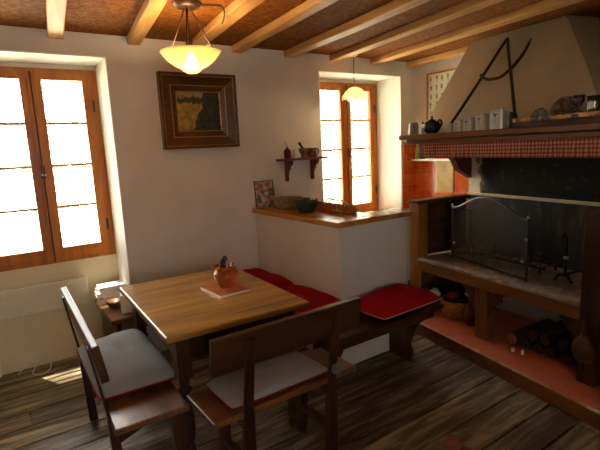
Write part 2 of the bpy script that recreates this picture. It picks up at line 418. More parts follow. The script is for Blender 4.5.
# window wall with its two deep recesses
W1 = (-.08, .845); W2 = (2.90, 3.85); RT = 2.30
b = MB()
b.prism([(XL-.1, YB), (-.34, YB), (W1[0], 3.99), (W1[0], YO), (XL-.1, YO)], 'z', 0, CH); b.prism([(W1[1], YB), (2.74, YB), (W2[0], 3.99), (W2[0], YO), (W1[1], YO)], 'z', 0, CH); b.box(W2[1], XR+.15, YB, YO, 0, CH)
b.prism([(-.34, YB), (W1[1], YB), (W1[1], YO), (W1[0], YO), (W1[0], 3.99)], 'z', RT, CH); b.prism([(2.74, YB), (W2[1], YB), (W2[1], YO), (W2[0], YO), (W2[0], 3.99)], 'z', RT, CH)
struct('wall_back', b, M['plaster'])
# thin apron walls under the windows
struct('wall_back_recess', MB().box(W1[0], W1[1], 4.0, YO, 0, .79), M['plaster_cream'])
struct('wall_back_recess_kitchen', MB().prism([(2.74, YB), (W2[1], YB), (W2[1], YO), (W2[0], YO), (W2[0], 3.99)], 'z', 0, .80), M['plaster_cream'])
struct('wall_left', MB().box(XL-.15, XL, YF, YB, 0, CH), M['plaster'])
W3 = (-.6, .5)
b = MB().box(XL-.15, W3[0], YF-.15, YF, 0, CH); b.box(W3[1], XR+.15, YF-.15, YF, 0, CH); b.box(W3[0], W3[1], YF-.15, YF, 2.1, CH); b.box(W3[0], W3[1], YF-.15, YF, 0, .95)
struct('wall_front', b, M['plaster'])
struct('wall_right', MB().box(XR, XR+.15, YF, YB, 0, CH), M['plaster'])
# paler linings added in the recesses; strong window light is put into their colour
b = MB().box(W1[1]-.008, W1[1], YB, 3.985, 0, RT); b.prism([(-.339, YB), (-.33, YB), (W1[0]+.008, 3.985), (W1[0], 3.985)], 'z', 0, RT-.008); b.prism([(-.33, YB), (W1[1]-.008, YB), (W1[1]-.008, 3.985), (W1[0], 3.985)], 'z', RT-.008, RT)
b.box(W2[1]-.008, W2[1], YB, 3.985, .8, RT); b.prism([(2.75, YB), (W2[1]-.008, YB), (W2[1]-.008, 3.985), (W2[0], 3.985)], 'z', RT-.008, RT)
b.prism([(2.741, YB), (2.749, YB), (W2[0]+.008, 3.985), (W2[0], 3.985)], 'z', .8, RT-.008)
struct('wall_back_added_lit_lining', b, M['plaster_lit'])
# low partition between table and kitchen, L shaped
b = MB().prism([(1.97, 3.62), (1.97, 2.44), (2.655, 2.44), (2.655, 2.62), (2.34, 2.62), (2.34, 3.62)], 'z', 0, 1.04)
struct('wall_partition', b, M['plaster'], bevel=.008)
b = MB().prism([(1.94, 3.62), (1.94, 2.41), (2.685, 2.41), (2.685, 2.65), (2.38, 2.65), (2.38, 3.62)], 'z', 1.04, 1.08)
struct('trim_1', b, M['ledge'], bevel=.006)
# beams
for xc, sl, L, w in [(-.9, .11, 5.3, .05), (-.42, .11, 5.3, .05), (.06, .11, 5.3, .05), (.533, .11, 5.3, .049), (1.05, .147, 5.35, .046), (1.515, .127, 5.3, .050), (1.888, .103, 5.3, .046), (2.42, .118, 5.3, .052), (2.935, .15, 5.35, .052), (3.46, .16, 5.35, .052), (3.99, .076, .95, .055)]:
    b = MB()
    rings = []
    for i in range(12):
        t = -L*i/11; j = random.uniform(-.004, .004)
        rings.append([(-w+j, t, -.052+random.uniform(-.004, .003)), (w+j, t, -.052+random.uniform(-.004, .003)), (w+j, t, .0), (-w+j, t, .0)])
    b.loft(rings, smooth=False)
    ob = b.build('ceiling_beam', M['beam'], loc=(xc, YB, CH-.001), rot=(0, 0, -math.atan(sl)), kind='structure', bevel=.008)

# ------------------------------------------------------------------ windows
def window(n, x0, x1, z0, z1, yc):
    w = thing('window_%d' % n, '', 'window', ((x0+x1)/2, yc, z0)); del w['label'], w['category']; w['kind'] = 'structure'
    W = (x1-x0)/2; H = z1-z0
    b = MB(); t = .045
    b.box(-W, -W+t, -.03, .05, 0, H); b.box(W-t, W, -.03, .05, 0, H)
    b.box(-W+t, W-t, -.03, .05, H-t, H); b.box(-W+t, W-t, -.03, .05, 0, t)
    b.build('window_frame', M['win'], w, bevel=.004)
    for sgn in (-1, 1):
        xa, xb = (-W+t, -.001) if sgn < 0 else (.001, W-t)
        st = .070
        s_ = MB().box(xa, xa+st, -.045, .0, t-.012, H-t+.012); s_.box(xb-st, xb, -.045, .0, t-.012, H-t+.012)
        s_.box(xa+st, xb-st, -.045, 0, H-t-.04, H-t+.012); s_.box(xa+st, xb-st, -.045, 0, t-.012, t+.075)
        sash = s_.build('sash', M['win'], w, bevel=.004)
        za, zb = t+.075, H-t-.04; m_ = MB()
        for q in (1, 2, 3):
            z = za+(zb-za)*q/4; m_.box(xa+st, xb-st, -.028, -.012, z-.009, z+.009)
        m_.build('glazing_bar', M['brown_metal'] if False else M['winx'], sash)
        MB().box(xa+st, xb-st, -.022, -.018, za, zb).build('pane', M['pane'], sash)
        hx = xb-.005 if sgn > 0 else xa+.005
        for hz in (.22, H-.32):
            MB().tube([(hx, -.052, hz), (hx, -.052, hz+.09)], .008).build('hinge', M['brown_metal'], sash)
    c = MB().box(-.022, .022, -.062, -.045, t, H-t); c.build('cover_strip', M['win'], w, bevel=.004)
    g = MB().tube([(0, -.064, .02), (0, -.064, H-.03)], .006); g.box(-.016, .016, -.075, -.06, H*.45, H*.45+.1)
    g.lathe([(.004, 0), (.014, .01), (.016, .03), (.006, .045)], (0, -.075, H*.47), 12, Matrix.Rotation(pi/2, 4, 'X'))
    g.build('bolt', M['brown_metal'], w)
    return w
window(1, W1[0], W1[1], .79, 2.262, 4.03)
window(2, W2[0], W2[1], .80, 2.262, 4.03)
b = MB().box(W1[0], W1[1], 3.99, YO, 2.262, RT); b.box(W2[0], W2[1], 3.99, YO, 2.262, RT); struct('wall_back_lintel', b, M['plaster'])
w3 = window(3, W3[0], W3[1], .95, 2.1, YF-.07); w3.rotation_euler = (0, 0, pi)  # unseen window behind the camera, added to light surfaces facing it
# outside sills
struct('trim_2', MB().prism([(2.76, 3.62), (W2[1]-.01, 3.62), (W2[1]-.01, 3.99), (W2[0]+.01, 3.99)], 'z', .80, .82), M['ledgex'])

# wall tiling in the kitchen corner (on the right wall and the strip of window wall beside the recess)
b = MB().box(4.062, XR, 2.72, YB, .86, 1.60); b.box(W2[1]+.012, 4.062, 3.604, YB, .86, 1.60)
struct('wall_right_tiles', b, M['tiles'])
tag(MB().box(4.05, 4.062, 3.09, 3.30, 1.05, 1.385).build('tile_reflection_panel', M['tile_reflection'], bevel=.003), 'olive and cream painted reflection of the window on the orange tiled wall', 'painted reflection')  # thin panel added in place of the window's mirror image on the tiles

# ------------------------------------------------------------------ heater and cable under the left window
t = thing('wall_heater', 'flat white electric panel heater on the wall below the left window', 'heater', (.24, 3.955, .44))
MB().box(-.34, .345, -.03, .03, 0, .22).build('panel', M['heater'], t, bevel=.01)
MB().box(-.28, .28, -.02, .012, .22, .225).build('vent_grille', M['steel'], t)
MB().box(-.2, -.14, .03, .045, .05, .17).build('bracket', M['steel'], t); MB().box(.14, .2, .03, .045, .05, .17).build('bracket', M['steel'], t)
pts = [(.12+x_, y_, z_) for x_, y_, z_ in [(.0, 3.95, .44), (-.02, 3.95, .32), (.02, 3.94, .2), (.04, 3.9, .08), (.0, 3.86, .012), (.06, 3.80, .008), (.12, 3.84, .03), (.12, 3.9, .09), (.05, 3.94, .12), (-.04, 3.92, .06), (-.09, 3.9, .012)]]
def smooth_pts(p, n=6):
    p = [Vector(q) for q in p]; out = []
    for i in range(len(p)-1):
        a, b_, c, d = p[max(i-1, 0)], p[i], p[i+1], p[min(i+2, len(p)-1)]
        for k in range(n):
            u = k/n; out.append(.5*((2*b_) + (c-a)*u + (2*a-5*b_+4*c-d)*u*u + (3*b_-a-3*c+d)*u**3))
    return out + [p[-1]]
tag(MB().tube(smooth_pts(pts), .004, 8).build('heater_cable', M['flex']), 'looped white cable hanging down below the wall heater', 'cable')

# ------------------------------------------------------------------ table
TX0, TX1, TY0, TY1, TH = .615, 1.415, 2.01, 3.055, .76
t = thing('dining_table', 'honey brown wooden farmhouse table with turned legs beside the left window', 'table', ((TX0+TX1)/2, (TY0+TY1)/2, 0), R(-2.2))
hx, hy = (TX1-TX0)/2, (TY1-TY0)/2
b = MB()
b.box(-hx, hx, -hy, hy, TH-.034, TH)
b.build('tabletop', M['table'], t, bevel=.010)
b = MB(); a = .075
b.box(-hx+a, hx-a, -hy+a, -hy+a+.022, TH-.17, TH-.032); b.box(-hx+a, hx-a, hy-a-.022, hy-a, TH-.17, TH-.032)
b.box(-hx+a, -hx+a+.022, -hy+a+.022, hy-a-.022, TH-.17, TH-.032); b.box(hx-a-.022, hx-a, -hy+a+.022, hy-a-.022, TH-.17, TH-.032)
b.build('apron', M['dark_x'], t, bevel=.003)
d = MB().box(-.2, .2, -hy+a-.012, -hy+a, TH-.15, TH-.05).build('drawer', M['dark_x'], t, bevel=.004)
MB().lathe([(.006, 0), (.006, .01), (.014, .018), (.012, .028), (.002, .032)], (0, -hy+a-.012, TH-.10), 14, Matrix.Rotation(pi/2, 4, 'X')).build('knob', M['brown_metal'], d)
prof = [(.018, 0), (.026, .01), (.028, .035), (.018, .055), (.026, .07), (.033, .10), (.024, .135), (.019, .15), (.03, .165), (.036, .22), (.033, .30), (.024, .38), (.02, .41), (.034, .425), (.034, .44), (.022, .452), (.028, .47), (.026, .50)]
for sx in (-1, 1):
    for sy in (-1, 1):
        cx, cy = sx*(hx-a-.022), sy*(hy-a-.022)
        b = MB().lathe(prof, (cx, cy, 0), 20); b.box(cx-.036, cx+.036, cy-.036, cy+.036, .50, TH-.032)
        b.build('leg', M['dark_z'], t, bevel=.002)

# ------------------------------------------------------------------ benches with backs
def bench(L, W, name, label, over, SH=.45, BT=.835):
    # local: seat runs along x from -L/2 to L/2, back side at -y, front at +y
    t = thing(name, label, 'bench')
    MB().box(-L/2, L/2, -W/2, W/2, SH-.032, SH).build('seat', M['seat_x'], t, bevel=.006)
    px = L/2-over
    for s in (-1, 1):
        # rear post: rises from the floor, leans back above the seat
        x0, x1 = s*px-.026, s*px+.026
        prof_ = [(-W/2+.05, 0), (-W/2-.0, 0), (-W/2-.012, SH-.08), (-W/2-.012, SH+.02), (-W/2-.060, BT-.035), (-W/2-.052, BT-.028), (-W/2+.002, SH+.02), (-W/2+.002, SH-.06), (-W/2+.03, SH-.12)]
        MB().prism(prof_, 'x', x0, x1).build('rear_post', M['dark_z'], t, bevel=.004)
        b = MB(); b.add([(s*px-.024, W/2-.075, SH-.032), (s*px+.024, W/2-.075, SH-.032), (s*px+.024, W/2-.02, SH-.032), (s*px-.024, W/2-.02, SH-.032),
              (s*px-.02, W/2-.045, 0), (s*px+.02, W/2-.045, 0), (s*px+.02, W/2-.0, 0), (s*px-.02, W/2-.0, 0)], [(0,1,2,3), (7,6,5,4), (0,4,5,1), (1,5,6,2), (2,6,7,3), (3,7,4,0)])
        b.build('front_leg', M['dark_z'], t, bevel=.004)
        b = MB().box(s*px-.016, s*px+.016, -W/2+.03, W/2-.04, .14, .18); b.build('stretcher', M['dark_y'], t, bevel=.004)
        b = MB().prism([(-W/2+.005, SH-.032), (W/2-.02, SH-.032), (W/2-.08, SH-.085), (0, SH-.07), (-W/2+.005, SH-.13)], 'x', s*px-.012, s*px+.012)
        b.build('seat_bracket', M['dark_y'], t)
    MB().box(-px+.02, px-.02, W/2-.07, W/2-.05, SH-.085, SH-.032).build('rail', M['dark_x'], t)
    # back plank, tilted with the posts
    y0, z0 = -W/2+.004, SH+.02; y1, z1 = -W/2-.053, BT
    u = Vector((0, y1-y0, z1-z0)).normalized(); nrm = Vector((0, u.z, -u.y))
    A = Vector((0, y0, z0)) + u*.20; B = Vector((0, y1, z1))
    vs = []
    for x in (-L/2, L/2):
        for q in (A, B):
            vs += [q + Vector((x, 0, 0)), q + Vector((x, 0, 0)) + nrm*.032]
    MB().add(vs, [(0,1,3,2), (4,6,7,5), (0,4,5,1), (2,3,7,6), (0,2,6,4), (1,5,7,3)]).build('backrest', M['dark_x'], t, bevel=.006)
    return t
bf = bench(.82, .31, 'backed_bench', 'dark wooden bench with plank backrest in front of the table, back towards the room', .17)
bf.location = (1.08, 1.885, 0); bf.rotation_euler = (0, 0, R(1))
MB().tube([(.245, -.182, .50), (.245, -.205, .50)], [.026, .024], 20).build('round_cap', plain('grey_cap', (.16, .165, .17), .4, 0, .1), bf)
bl = bench(1.08, .33, 'backed_bench', 'dark wooden bench with plank backrest left of the table, below the window', .10)
bl.location = (.502, 2.485, 0); bl.rotation_euler = (0, 0, -R(91.5))

# ------------------------------------------------------------------ cushions
def cushion(name, label, w, d, h, top, under, piping, loc, rotz, group, seed=1, crown=.5, pipe_z=0, tilt=(0, 0)):
    rnd = random.Random(seed); t = thing(name, label, 'cushion', loc, rot=(tilt[0], tilt[1], rotz), group=group)
    N = 20; ph = [rnd.uniform(0, 6) for _ in range(4)]
    def P(i, j, s):
        u, v = -1+2*i/N, -1+2*j/N
        e = max(0, (1-abs(u)**3.2))*max(0, (1-abs(v)**3.2))
        z = h/2*e**crown
        z *= 1 + .13*sin(3*u+ph[0])*cos(2.6*v+ph[1]) + .05*sin(7*u+4*v+ph[2])*cos(6*v-3*u+ph[3])
        pin = .018*(1-abs(u))*0
        x = u*w/2*(1-.035*(1-v*v)*0 - .02*abs(v)**6); y_ = v*d/2*(1 - .02*abs(u)**6)
        dd = -h*.22*math.exp(-((u-.0)**2+(v)**2)*26) if s > 0 else 0
        return (x, y_, h*.27 + s*z*(1.46 if s > 0 else .50) + dd)
    for s, nm, m in ((1, 'top_cover', top), (-1, 'underside', under)):
        vs = [P(i, j, s) for i in range(N+1) for j in range(N+1)]
        fs = [(i*(N+1)+j, (i+1)*(N+1)+j, (i+1)*(N+1)+j+1, i*(N+1)+j+1) for i in range(N) for j in range(N)]
        if s < 0 and False: fs = [f_[::-1] for f_ in fs]
        MB().add(vs, fs, True).build(nm, m, t)
    ed = [P(i, 0, 0) for i in range(N)] + [P(N, j, 0) for j in range(N)] + [P(N-i, N, 0) for i in range(N)] + [P(0, N-j, 0) for j in range(N)]
    MB().tube(ed, .0042, 6, closed=True).build('piping', piping, t)
    return t
cushion('seat_cushion', 'flat grey cushion with red piping on the bench in front of the table', .57, .31, .05, M['grey_cloth'], M['red_piping'], M['red_piping'], (1.055, 1.905, .453), R(1), None, 3)
cushion('seat_cushion', 'plump grey cushion with red underside on the bench left of the table', .72, .38, .125, M['grey_cloth'], M['red_piping'], M['red_piping'], (.507, 2.53, .453), R(-91), None, 5)
cushion('bench_cushion', 'red cushion on corner bench against partition wall, in the far corner', .66, .37, .135, M['red_cloth'], M['red_cloth'], M['red_piping'], (1.775, 3.28, .453), R(90), None, 8)
cushion('bench_cushion', 'red cushion on corner bench behind the table right end, nearer than the corner one', .70, .36, .13, M['red_cloth'], M['red_cloth'], M['red_piping'], (1.775, 2.58, .453), R(90), None, 11)
cushion('bench_cushion', 'red cushion on the free end of the corner bench, towards the fireplace', .60, .35, .115, M['red_cloth'], M['red_cloth'], M['pink_piping'], (2.29, 2.225, .453), R(2), None, 14)

# ------------------------------------------------------------------ corner bench (runs round three sides)
t = thing('corner_bench', 'dark wooden corner bench running along the wall behind the table to the fireplace', 'bench', (1.6, 3.0, 0))
def tb(nm, m, *bx, bevel=.005):
    b = MB()
    for q in bx: b.box(*q)
    return b.build(nm, m, t, world=True, bevel=bevel)
b = MB().prism([(.62, 3.34), (1.575, 3.34), (1.575, 3.61), (.83, 3.61), (.83, 3.97), (.62, 3.97)], 'z', .415, .448)
b.build('seat', M['seat_x'], t, world=True, bevel=.005)
tb('seat', M['seat_y'], (1.58, 1.96, 2.43, 3.61, .415, .448))
tb('seat', M['dark_x'], (1.62, 2.60, 2.05, 2.425, .415, .448))
tb('apron', M['dark_x'], (1.66, 2.52, 2.075, 2.095, .36, .414))
b = MB().prism([(2.08, .414), (2.425, .414), (2.425, .0), (2.21, 0), (2.20, .06), (2.23, .13), (2.20, .2), (2.15, .3), (2.10, .35)], 'x', 2.42, 2.455)
b.build('end_panel', M['dark_z'], t, world=True, bevel=.004)
b = MB().prism([(2.10, .414), (2.425, .414), (2.425, .0), (2.24, 0), (2.20, .2), (2.12, .35)], 'x', 1.70, 1.735)
b.build('end_panel', M['dark_z'], t, world=True, bevel=.004)
b = MB().prism([(3.38, .414), (3.95, .414), (3.95, 0), (3.42, 0), (3.46, .2)], 'x', .66, .69); b.build('end_panel', M['dark_z'], t, world=True, bevel=.004)
tb('support', M['dark_z'], (1.60, 1.64, 3.0, 3.06, 0, .414)); tb('support', M['dark_z'], (1.18, 1.22, 3.37, 3.58, 0, .414))

# things on the bench end in the recess
def book(name, label, w, d, h, col, loc, rz, grp):
    t = thing(name, label, 'book', loc, rz, grp)
    MB().box(-w/2+.004, w/2-.004, -d/2+.003, d/2-.003, .003, h-.003).build('pages', M['paper'], t)
    b = MB().box(-w/2, w/2, -d/2, d/2, 0, .003); b.box(-w/2, w/2, -d/2, d/2, h-.003, h); b.box(-w/2, -w/2+.003, -d/2, d/2, .003, h-.003)
    b.build('cover', plain(name+'_cover', col, .5, 0, .05), t)
z = .449
for k, (lb, w, d, h, col, dx, dy, rz) in enumerate([
    ('white paperback at the bottom of the stack on the bench end', .15, .21, .030, (.75, .72, .65), 0, 0, 85),
    ('cream paperback, second from the bottom of the stack on the bench end', .14, .20, .026, (.80, .70, .50), .01, .0, 96),
    ('white booklet in the middle of the stack on the bench end', .15, .21, .030, (.85, .82, .78), -.01, .01, 88),
    ('pale thick book, topmost but one on the bench end', .14, .20, .024, (.78, .76, .70), .0, .0, 100),
    ('thin white book on top of the stack on the bench end', .15, .21, .020, (.88, .87, .84), .01, .0, 90)]):
    book('book', lb, w, d, h, col, (.735+dx, 3.84+dy, z), R(rz), 'books stacked on the bench end'); z += h+.001
t = thing('wooden_bowl', 'small brown wooden bowl in front of the stacked books', 'bowl', (.715, 3.66, .449))
MB().lathe([(.035, 0), (.038, .006), (.05, .02), (.062, .045), (.058, .048), (.045, .022), (.02, .012), (.001, .011)], n=26).build('body', M['amber'], t)
t = thing('napkin_box', 'white upright box standing on the bench behind the table corner', 'box', (.765, 3.475, .449), R(-12))
MB().box(-.045, .045, -.065, .065, 0, .145).build('body', M['white_paint'], t, bevel=.012)
MB().box(-.03, .03, -.05, .05, .145, .15).build('lid', M['ceramic_white'], t, bevel=.002)

# trivet and pot
t = thing('terracotta_trivet', 'orange clay tile with pale edges lying on the table under the pot', 'trivet', (1.135, 2.52, TH+.0005), R(3))
MB().box(-.10, .10, -.125, .125, 0, .012).build('tile', M['tile_orange'], t, bevel=.003)
MB().box(-.104, -.10, -.128, .128, 0, .011).build('edge', M['white_paint'], t); MB().box(-.104, .104, -.129, -.125, 0, .011).build('edge', M['white_paint'], t)
pz = TH+.0130
t = thing('clay_pot', 'glossy brown clay pot with lugs holding black and white utensils', 'pot', (1.155, 2.545, pz))
MB().lathe([(.036, 0), (.040, .004), (.046, .014), (.066, .036), (.078, .064), (.076, .088), (.062, .108), (.048, .116), (.047, .126), (.042, .127), (.041, .116), (.055, .10), (.064, .07), (.045, .03), (.001, .02)], n=32).build('body', M['terracotta'], t)
for k in range(4):
    a_ = k*pi/2+.5; c, s_ = cos(a_), sin(a_)
    b = MB().tube([(c*.055, s_*.055, .10), (c*.066, s_*.066, .118), (c*.072, s_*.072, .132)], [.012, .012, .015], 12)
    b.build('spout', M['terracotta'], t)
for k, (dx, dy, ln, cl, mt) in enumerate([(.0, .0, .165, 'black serving spoon standing in the clay pot', 'shadow_lead'), (-.018, .012, .155, 'black fork standing in the clay pot behind the spoon', 'shadow_lead'), (.018, -.012, .15, 'white salad server standing in the clay pot', 'ceramic_white')]):
    t = thing('utensil', cl, 'utensil', (1.155+dx*.6, 2.545+dy*.6, pz+.024), rot=(dy*5, dx*5, .3*k))
    MB().tube([(0, 0, 0), (0, 0, ln-.04)], [.004, .005], 8).build('handle', M[mt], t)
    MB().lathe([(.005, 0), (.014, .012), (.018, .03), (.013, .045), (.003, .05)], (0, 0, ln-.045), 14, Matrix.Diagonal((1, .5, 1, 1))).build('head', M[mt], t)

# ------------------------------------------------------------------ picture over the table
t = thing('framed_painting', 'landscape painting in a wide dark brown frame with gilt slips above the table', 'painting', (1.66, YB-.012, 1.94), rot=(0, 0, 0))
t.location = (1.515, YB-.002, 1.918)
def ring(b, W, H, w, y0, y1):
    b.prism([(-W, -H), (W, -H), (W-w, -H+w), (-W+w, -H+w)], 'y', y0, y1); b.prism([(-W, H), (-W+w, H-w), (W-w, H-w), (W, H)], 'y', y0, y1)
    b.prism([(-W, -H), (-W+w, -H+w), (-W+w, H-w), (-W, H)], 'y', y0, y1); b.prism([(W, -H), (W, H), (W-w, H-w), (W-w, -H+w)], 'y', y0, y1)
def rframe(nm, m, W, H, w, yo, yi, yb, parent):   # moulded frame: outer lip depth yo, inner lip yi
    b = MB()
    o = [(-W, -H), (W, -H), (W, H), (-W, H)]; i_ = [(-W+w, -H+w), (W-w, -H+w), (W-w, H-w), (-W+w, H-w)]
    v = [(x, yo, z) for x, z in o] + [(x, yi, z) for x, z in i_] + [(x, yb, z) for x, z in o] + [(x, yb, z) for x, z in i_]
    fs = []
    for k in range(4):
        j = (k+1) % 4
        fs += [(k, j, 4+j, 4+k), (8+k, 12+k, 12+j, 8+j), (k, 8+k, 8+j, j), (4+k, 4+j, 12+j, 12+k)]
    b.add(v, fs); return b.build(nm, m, parent, bevel=.0015)
PW, PH = .322, .292
rframe('outer_moulding', M['frame'], PW, PH, .018, -.055, -.050, .0, t)
rframe('gilt_slip', M['gilt'], PW-.018, PH-.018, .008, -.045, -.036, .0, t)
rframe('wide_moulding', M['frame'], PW-.026, PH-.026, .062, -.040, -.022, .0, t)
rframe('gilt_slip', M['gilt'], PW-.089, PH-.089, .007, -.026, -.022, .0, t)
rframe('inner_moulding', M['frame'], PW-.096, PH-.096, .038, -.024, -.012, .0, t)
rframe('gilt_slip', M['gilt'], PW-.134, PH-.134, .010, -.014, -.008, .0, t)
MB().box(-PW+.14, PW-.14, -.008, 0, -PH+.14, PH-.14).build('canvas', M['painting'], t)

# ------------------------------------------------------------------ wall shelf and what stands on it
t = thing('wall_shelf', 'small brown shelf on scrolled brackets on the wall by the right window', 'shelf', (2.46, YB, 1.48))
MB().box(-.245, .245, -.15, -.001, 0, .02).build('board', M['red_wood'], t, bevel=.004)
for x in (-.14, .15):
    pts = [(-.001, 0), (-.115, 0), (-.12, -.02), (-.10, -.045), (-.075, -.055), (-.07, -.08), (-.045, -.10), (-.035, -.14), (-.04, -.17), (-.03, -.19), (-.001, -.19)]
    MB().prism(pts, 'x', x-.012, x+.012).build('bracket', M['red_wood'], t, bevel=.002)
t = thing('soap_bottle', 'dark red bottle with a pale pump on the small wall shelf', 'bottle', (2.30, 3.545, 1.5005))
MB().lathe([(.030, 0), (.032, .004), (.033, .06), (.028, .078), (.012, .088), (.012, .10)], n=22).build('body', plain('red_brown_glass', (.10, .018, .012), .15), t)
b = MB().tube([(0, 0, .10), (0, 0, .135), (-.03, -.01, .15)], [.009, .006, .005], 10); b.lathe([(.013, 0), (.013, .012)], (0, 0, .098), 14); b.build('pump', M['pink_piping'], t)
t = thing('white_shaker', 'small white shaker beside the red bottle on the wall shelf', 'shaker', (2.365, 3.53, 1.5005))
MB().lathe([(.018, 0), (.020, .01), (.014, .04), (.018, .06), (.012, .075), (.002, .08)], n=18).build('body', M['ceramic_white'], t)
t = thing('mortar_and_pestle', 'dark brown wooden mortar with a slanting pestle on the wall shelf', 'mortar', (2.475, 3.53, 1.5005))
MB().lathe([(.03, 0), (.034, .01), (.028, .02), (.045, .05), (.052, .085), (.046, .086), (.036, .045), (.001, .03)], n=22).build('bowl', M['amber'], t)
MB().tube([(.012, 0, .045), (-.045, -.01, .115), (-.06, -.012, .135)], [.014, .011, .016], 12).build('pestle', M['ceramic_dark'], t)
t = thing('brown_jug', 'squat brown jug with a dark handle at the right end of the wall shelf', 'jug', (2.57, 3.53, 1.5005))
MB().lathe([(.035, 0), (.045, .012), (.048, .04), (.036, .065), (.03, .075), (.033, .085), (.028, .084), (.028, .06), (.001, .05)], n=22).build('body', plain('brown_glaze', (.15, .035, .015), .25), t)
MB().tube(smooth_pts([(.03, 0, .078), (.06, 0, .07), (.068, 0, .04), (.05, 0, .015)], 4), .007, 8).build('handle', M['ceramic_dark'], t)

# ------------------------------------------------------------------ on the partition ledge
LZ = 1.0805
t = thing('picture_card', 'printed picture board with people and food, standing on the partition ledge in the corner', 'picture', (2.055, 3.565, LZ), rot=(R(-8), 0, R(-10)))
MB().box(-.085, .085, -.004, .004, 0, .235).build('board', M['postcard'], t)
b = MB(); b.box(-.09, -.084, -.007, .006, 0, .24); b.box(.084, .09, -.007, .006, 0, .24); b.box(-.09, .09, -.007, .006, .235, .24)
b.build('border', M['brown_metal'], t)
def basket(name, label, cat, loc, r0, r1, h, m, rows=6, sq=(1, 1), handle=False, spikes=False):
    t = thing(name, label, cat, loc)
    b = MB(); n = 36
    for q in range(rows):
        z = h*(q+.5)/rows; r = r0+(r1-r0)*(z/h)**.7
        b.tube([((r+.003*((k+q) % 2*2-1))*cos(2*pi*k/n)*sq[0], (r+.003*((k+q) % 2*2-1))*sin(2*pi*k/n)*sq[1], z) for k in range(n)], h/rows*.56, 6, closed=True)
    b.build('woven_side', m, t)
    MB().lathe([(r0*.99, 0.001), (r0*.99, .008)], n=30, mat=Matrix.Diagonal((sq[0], sq[1], 1, 1))).build('base', m, t)
    MB().tube([(r1*1.02*cos(2*pi*k/n)*sq[0], r1*1.02*sin(2*pi*k/n)*sq[1], h) for k in range(n)], .007, 8, closed=True).build('rim', m, t)
    if handle:
        MB().tube([(r1*cos(a)*sq[0], 0, h+.11*sin(a)) for a in [pi*k/14 for k in range(15)]], .006, 8).build('handle', m, t)
    if spikes:
        b = MB()
        for k in range(18):
            a = 2*pi*k/18; b.tube([(r1*cos(a), r1*sin(a), h-.01), (r1*1.08*cos(a), r1*1.08*sin(a), h+.022)], [.005, .003], 6)
        b.build('spiked_edge', m, t)
    return t
basket('wicker_basket', 'oval brown wicker basket on the partition ledge beside the picture card', 'basket', (2.16, 3.37, LZ), .07, .125, .085, M['wicker'], 6, (1, 1.05))
basket('dark_bowl', 'dark woven bowl with a spiky edge on the partition ledge', 'bowl', (2.10, 3.00, LZ), .045, .085, .085, M['dark_wicker'], 6, (1, 1), False, True)
t = thing('drinking_glass', 'clear drinking glass behind the dark bowl on the partition ledge', 'glass', (2.19, 3.12, LZ))
MB().lathe([(.001, .004), (.026, .004), (.026, 0), (.03, 0), (.035, .10), (.033, .10), (.028, .006)], n=24, cap=False).build('body', M['drink_glass'], t)
t = thing('long_tray', 'long orange brown woven tray lying on the partition ledge near the window', 'tray', (2.30, 2.98, LZ), R(88))
b = MB(); b.box(-.30, .30, -.055, .055, 0, .012); b.box(-.30, .30, -.06, -.05, 0, .05); b.box(-.30, .30, .05, .06, 0, .05); b.box(-.305, -.295, -.06, .06, 0, .05); b.box(.295, .305, -.06, .06, 0, .05)
b.build('body', M['orange_wicker'], t, bevel=.003)
t = thing('bamboo_rack', 'rack of curved green bamboo hoops in the orange tray on the ledge', 'rack', (2.27, 2.80, LZ+.013), R(80))
for k in range(4):
    x = -.10+.065*k; b = MB().tube(smooth_pts([(x, -.035, 0), (x+.015, -.035, .05), (x+.05, 0, .085), (x+.075, .03, .05), (x+.06, .035, 0)], 5), .0055, 8); b.build('hoop', M['green_bamboo'], t)
MB().tube([(-.12, -.035, .006), (.16, -.035, .006)], .006, 8).build('rail', M['green_bamboo'], t); MB().tube([(-.12, .035, .006), (.16, .035, .006)], .006, 8).build('rail', M['green_bamboo'], t)

# ------------------------------------------------------------------ fireplace (own axes: x into the wall, y along the front)
FX, FY, FR = 3.04, 2.70, R(-7.5)
def fthing(name, label, cat, loc=(0, 0, 0), rz=0, group=None, rot=None):
    p_ = Matrix.Translation((FX, FY, 0)) @ Matrix.Rotation(FR, 4, 'Z') @ Vector(loc)
    return thing(name, label, cat, p_, FR+rz, group, rot=(rot[0], rot[1], FR+rot[2]) if rot else None)
s_ = MB().prism([(-.13, .02), (-.21, -1.75), (-.25, -2.6), (1.25, -2.6), (1.02, .02)], 'z', 0, .085)
pl = struct('floor_hearth_step', s_, M['red_paint'], loc=(FX, FY, 0), rot=(0, 0, FR))
b = MB().prism([(-.15, .02), (-.13, .02), (-.25, -2.6), (-.27, -2.6)], 'z', 0, .094); b.prism([(-.13, .02), (1.0, .02), (1.0, .04), (-.15, .04)], 'z', 0, .094)
struct('trim_3', b, M['oak_y'], loc=(FX, FY, 0), rot=(0, 0, FR), bevel=.004)
b = MB().prism([(-.152, .042), (-.125, .018), (-.242, -2.6), (-.272, -2.6)], 'z', .094, .101)
struct('trim_4', b, M['nosing'], loc=(FX, FY, 0), rot=(0, 0, FR), bevel=.002)
fl = MB().prism([(-.13, .018), (-.21, -1.75), (-.25, -2.6), (1.25, -2.6), (1.02, .018)], 'z', .085, .098)
struct('floor_hearth', fl, M['red_paint'], loc=(FX, FY, 0), rot=(0, 0, FR))
GZ = .1
t = fthing('fireplace', 'raised open fireplace on oak posts with stone hearth and sooty back', 'fireplace')
def fb(nm, m, *bx, bevel=.004, parent=None):
    b = MB()
    for q in bx: b.box(*q)
    return b.build(nm, M[m], parent or t, bevel=bevel)
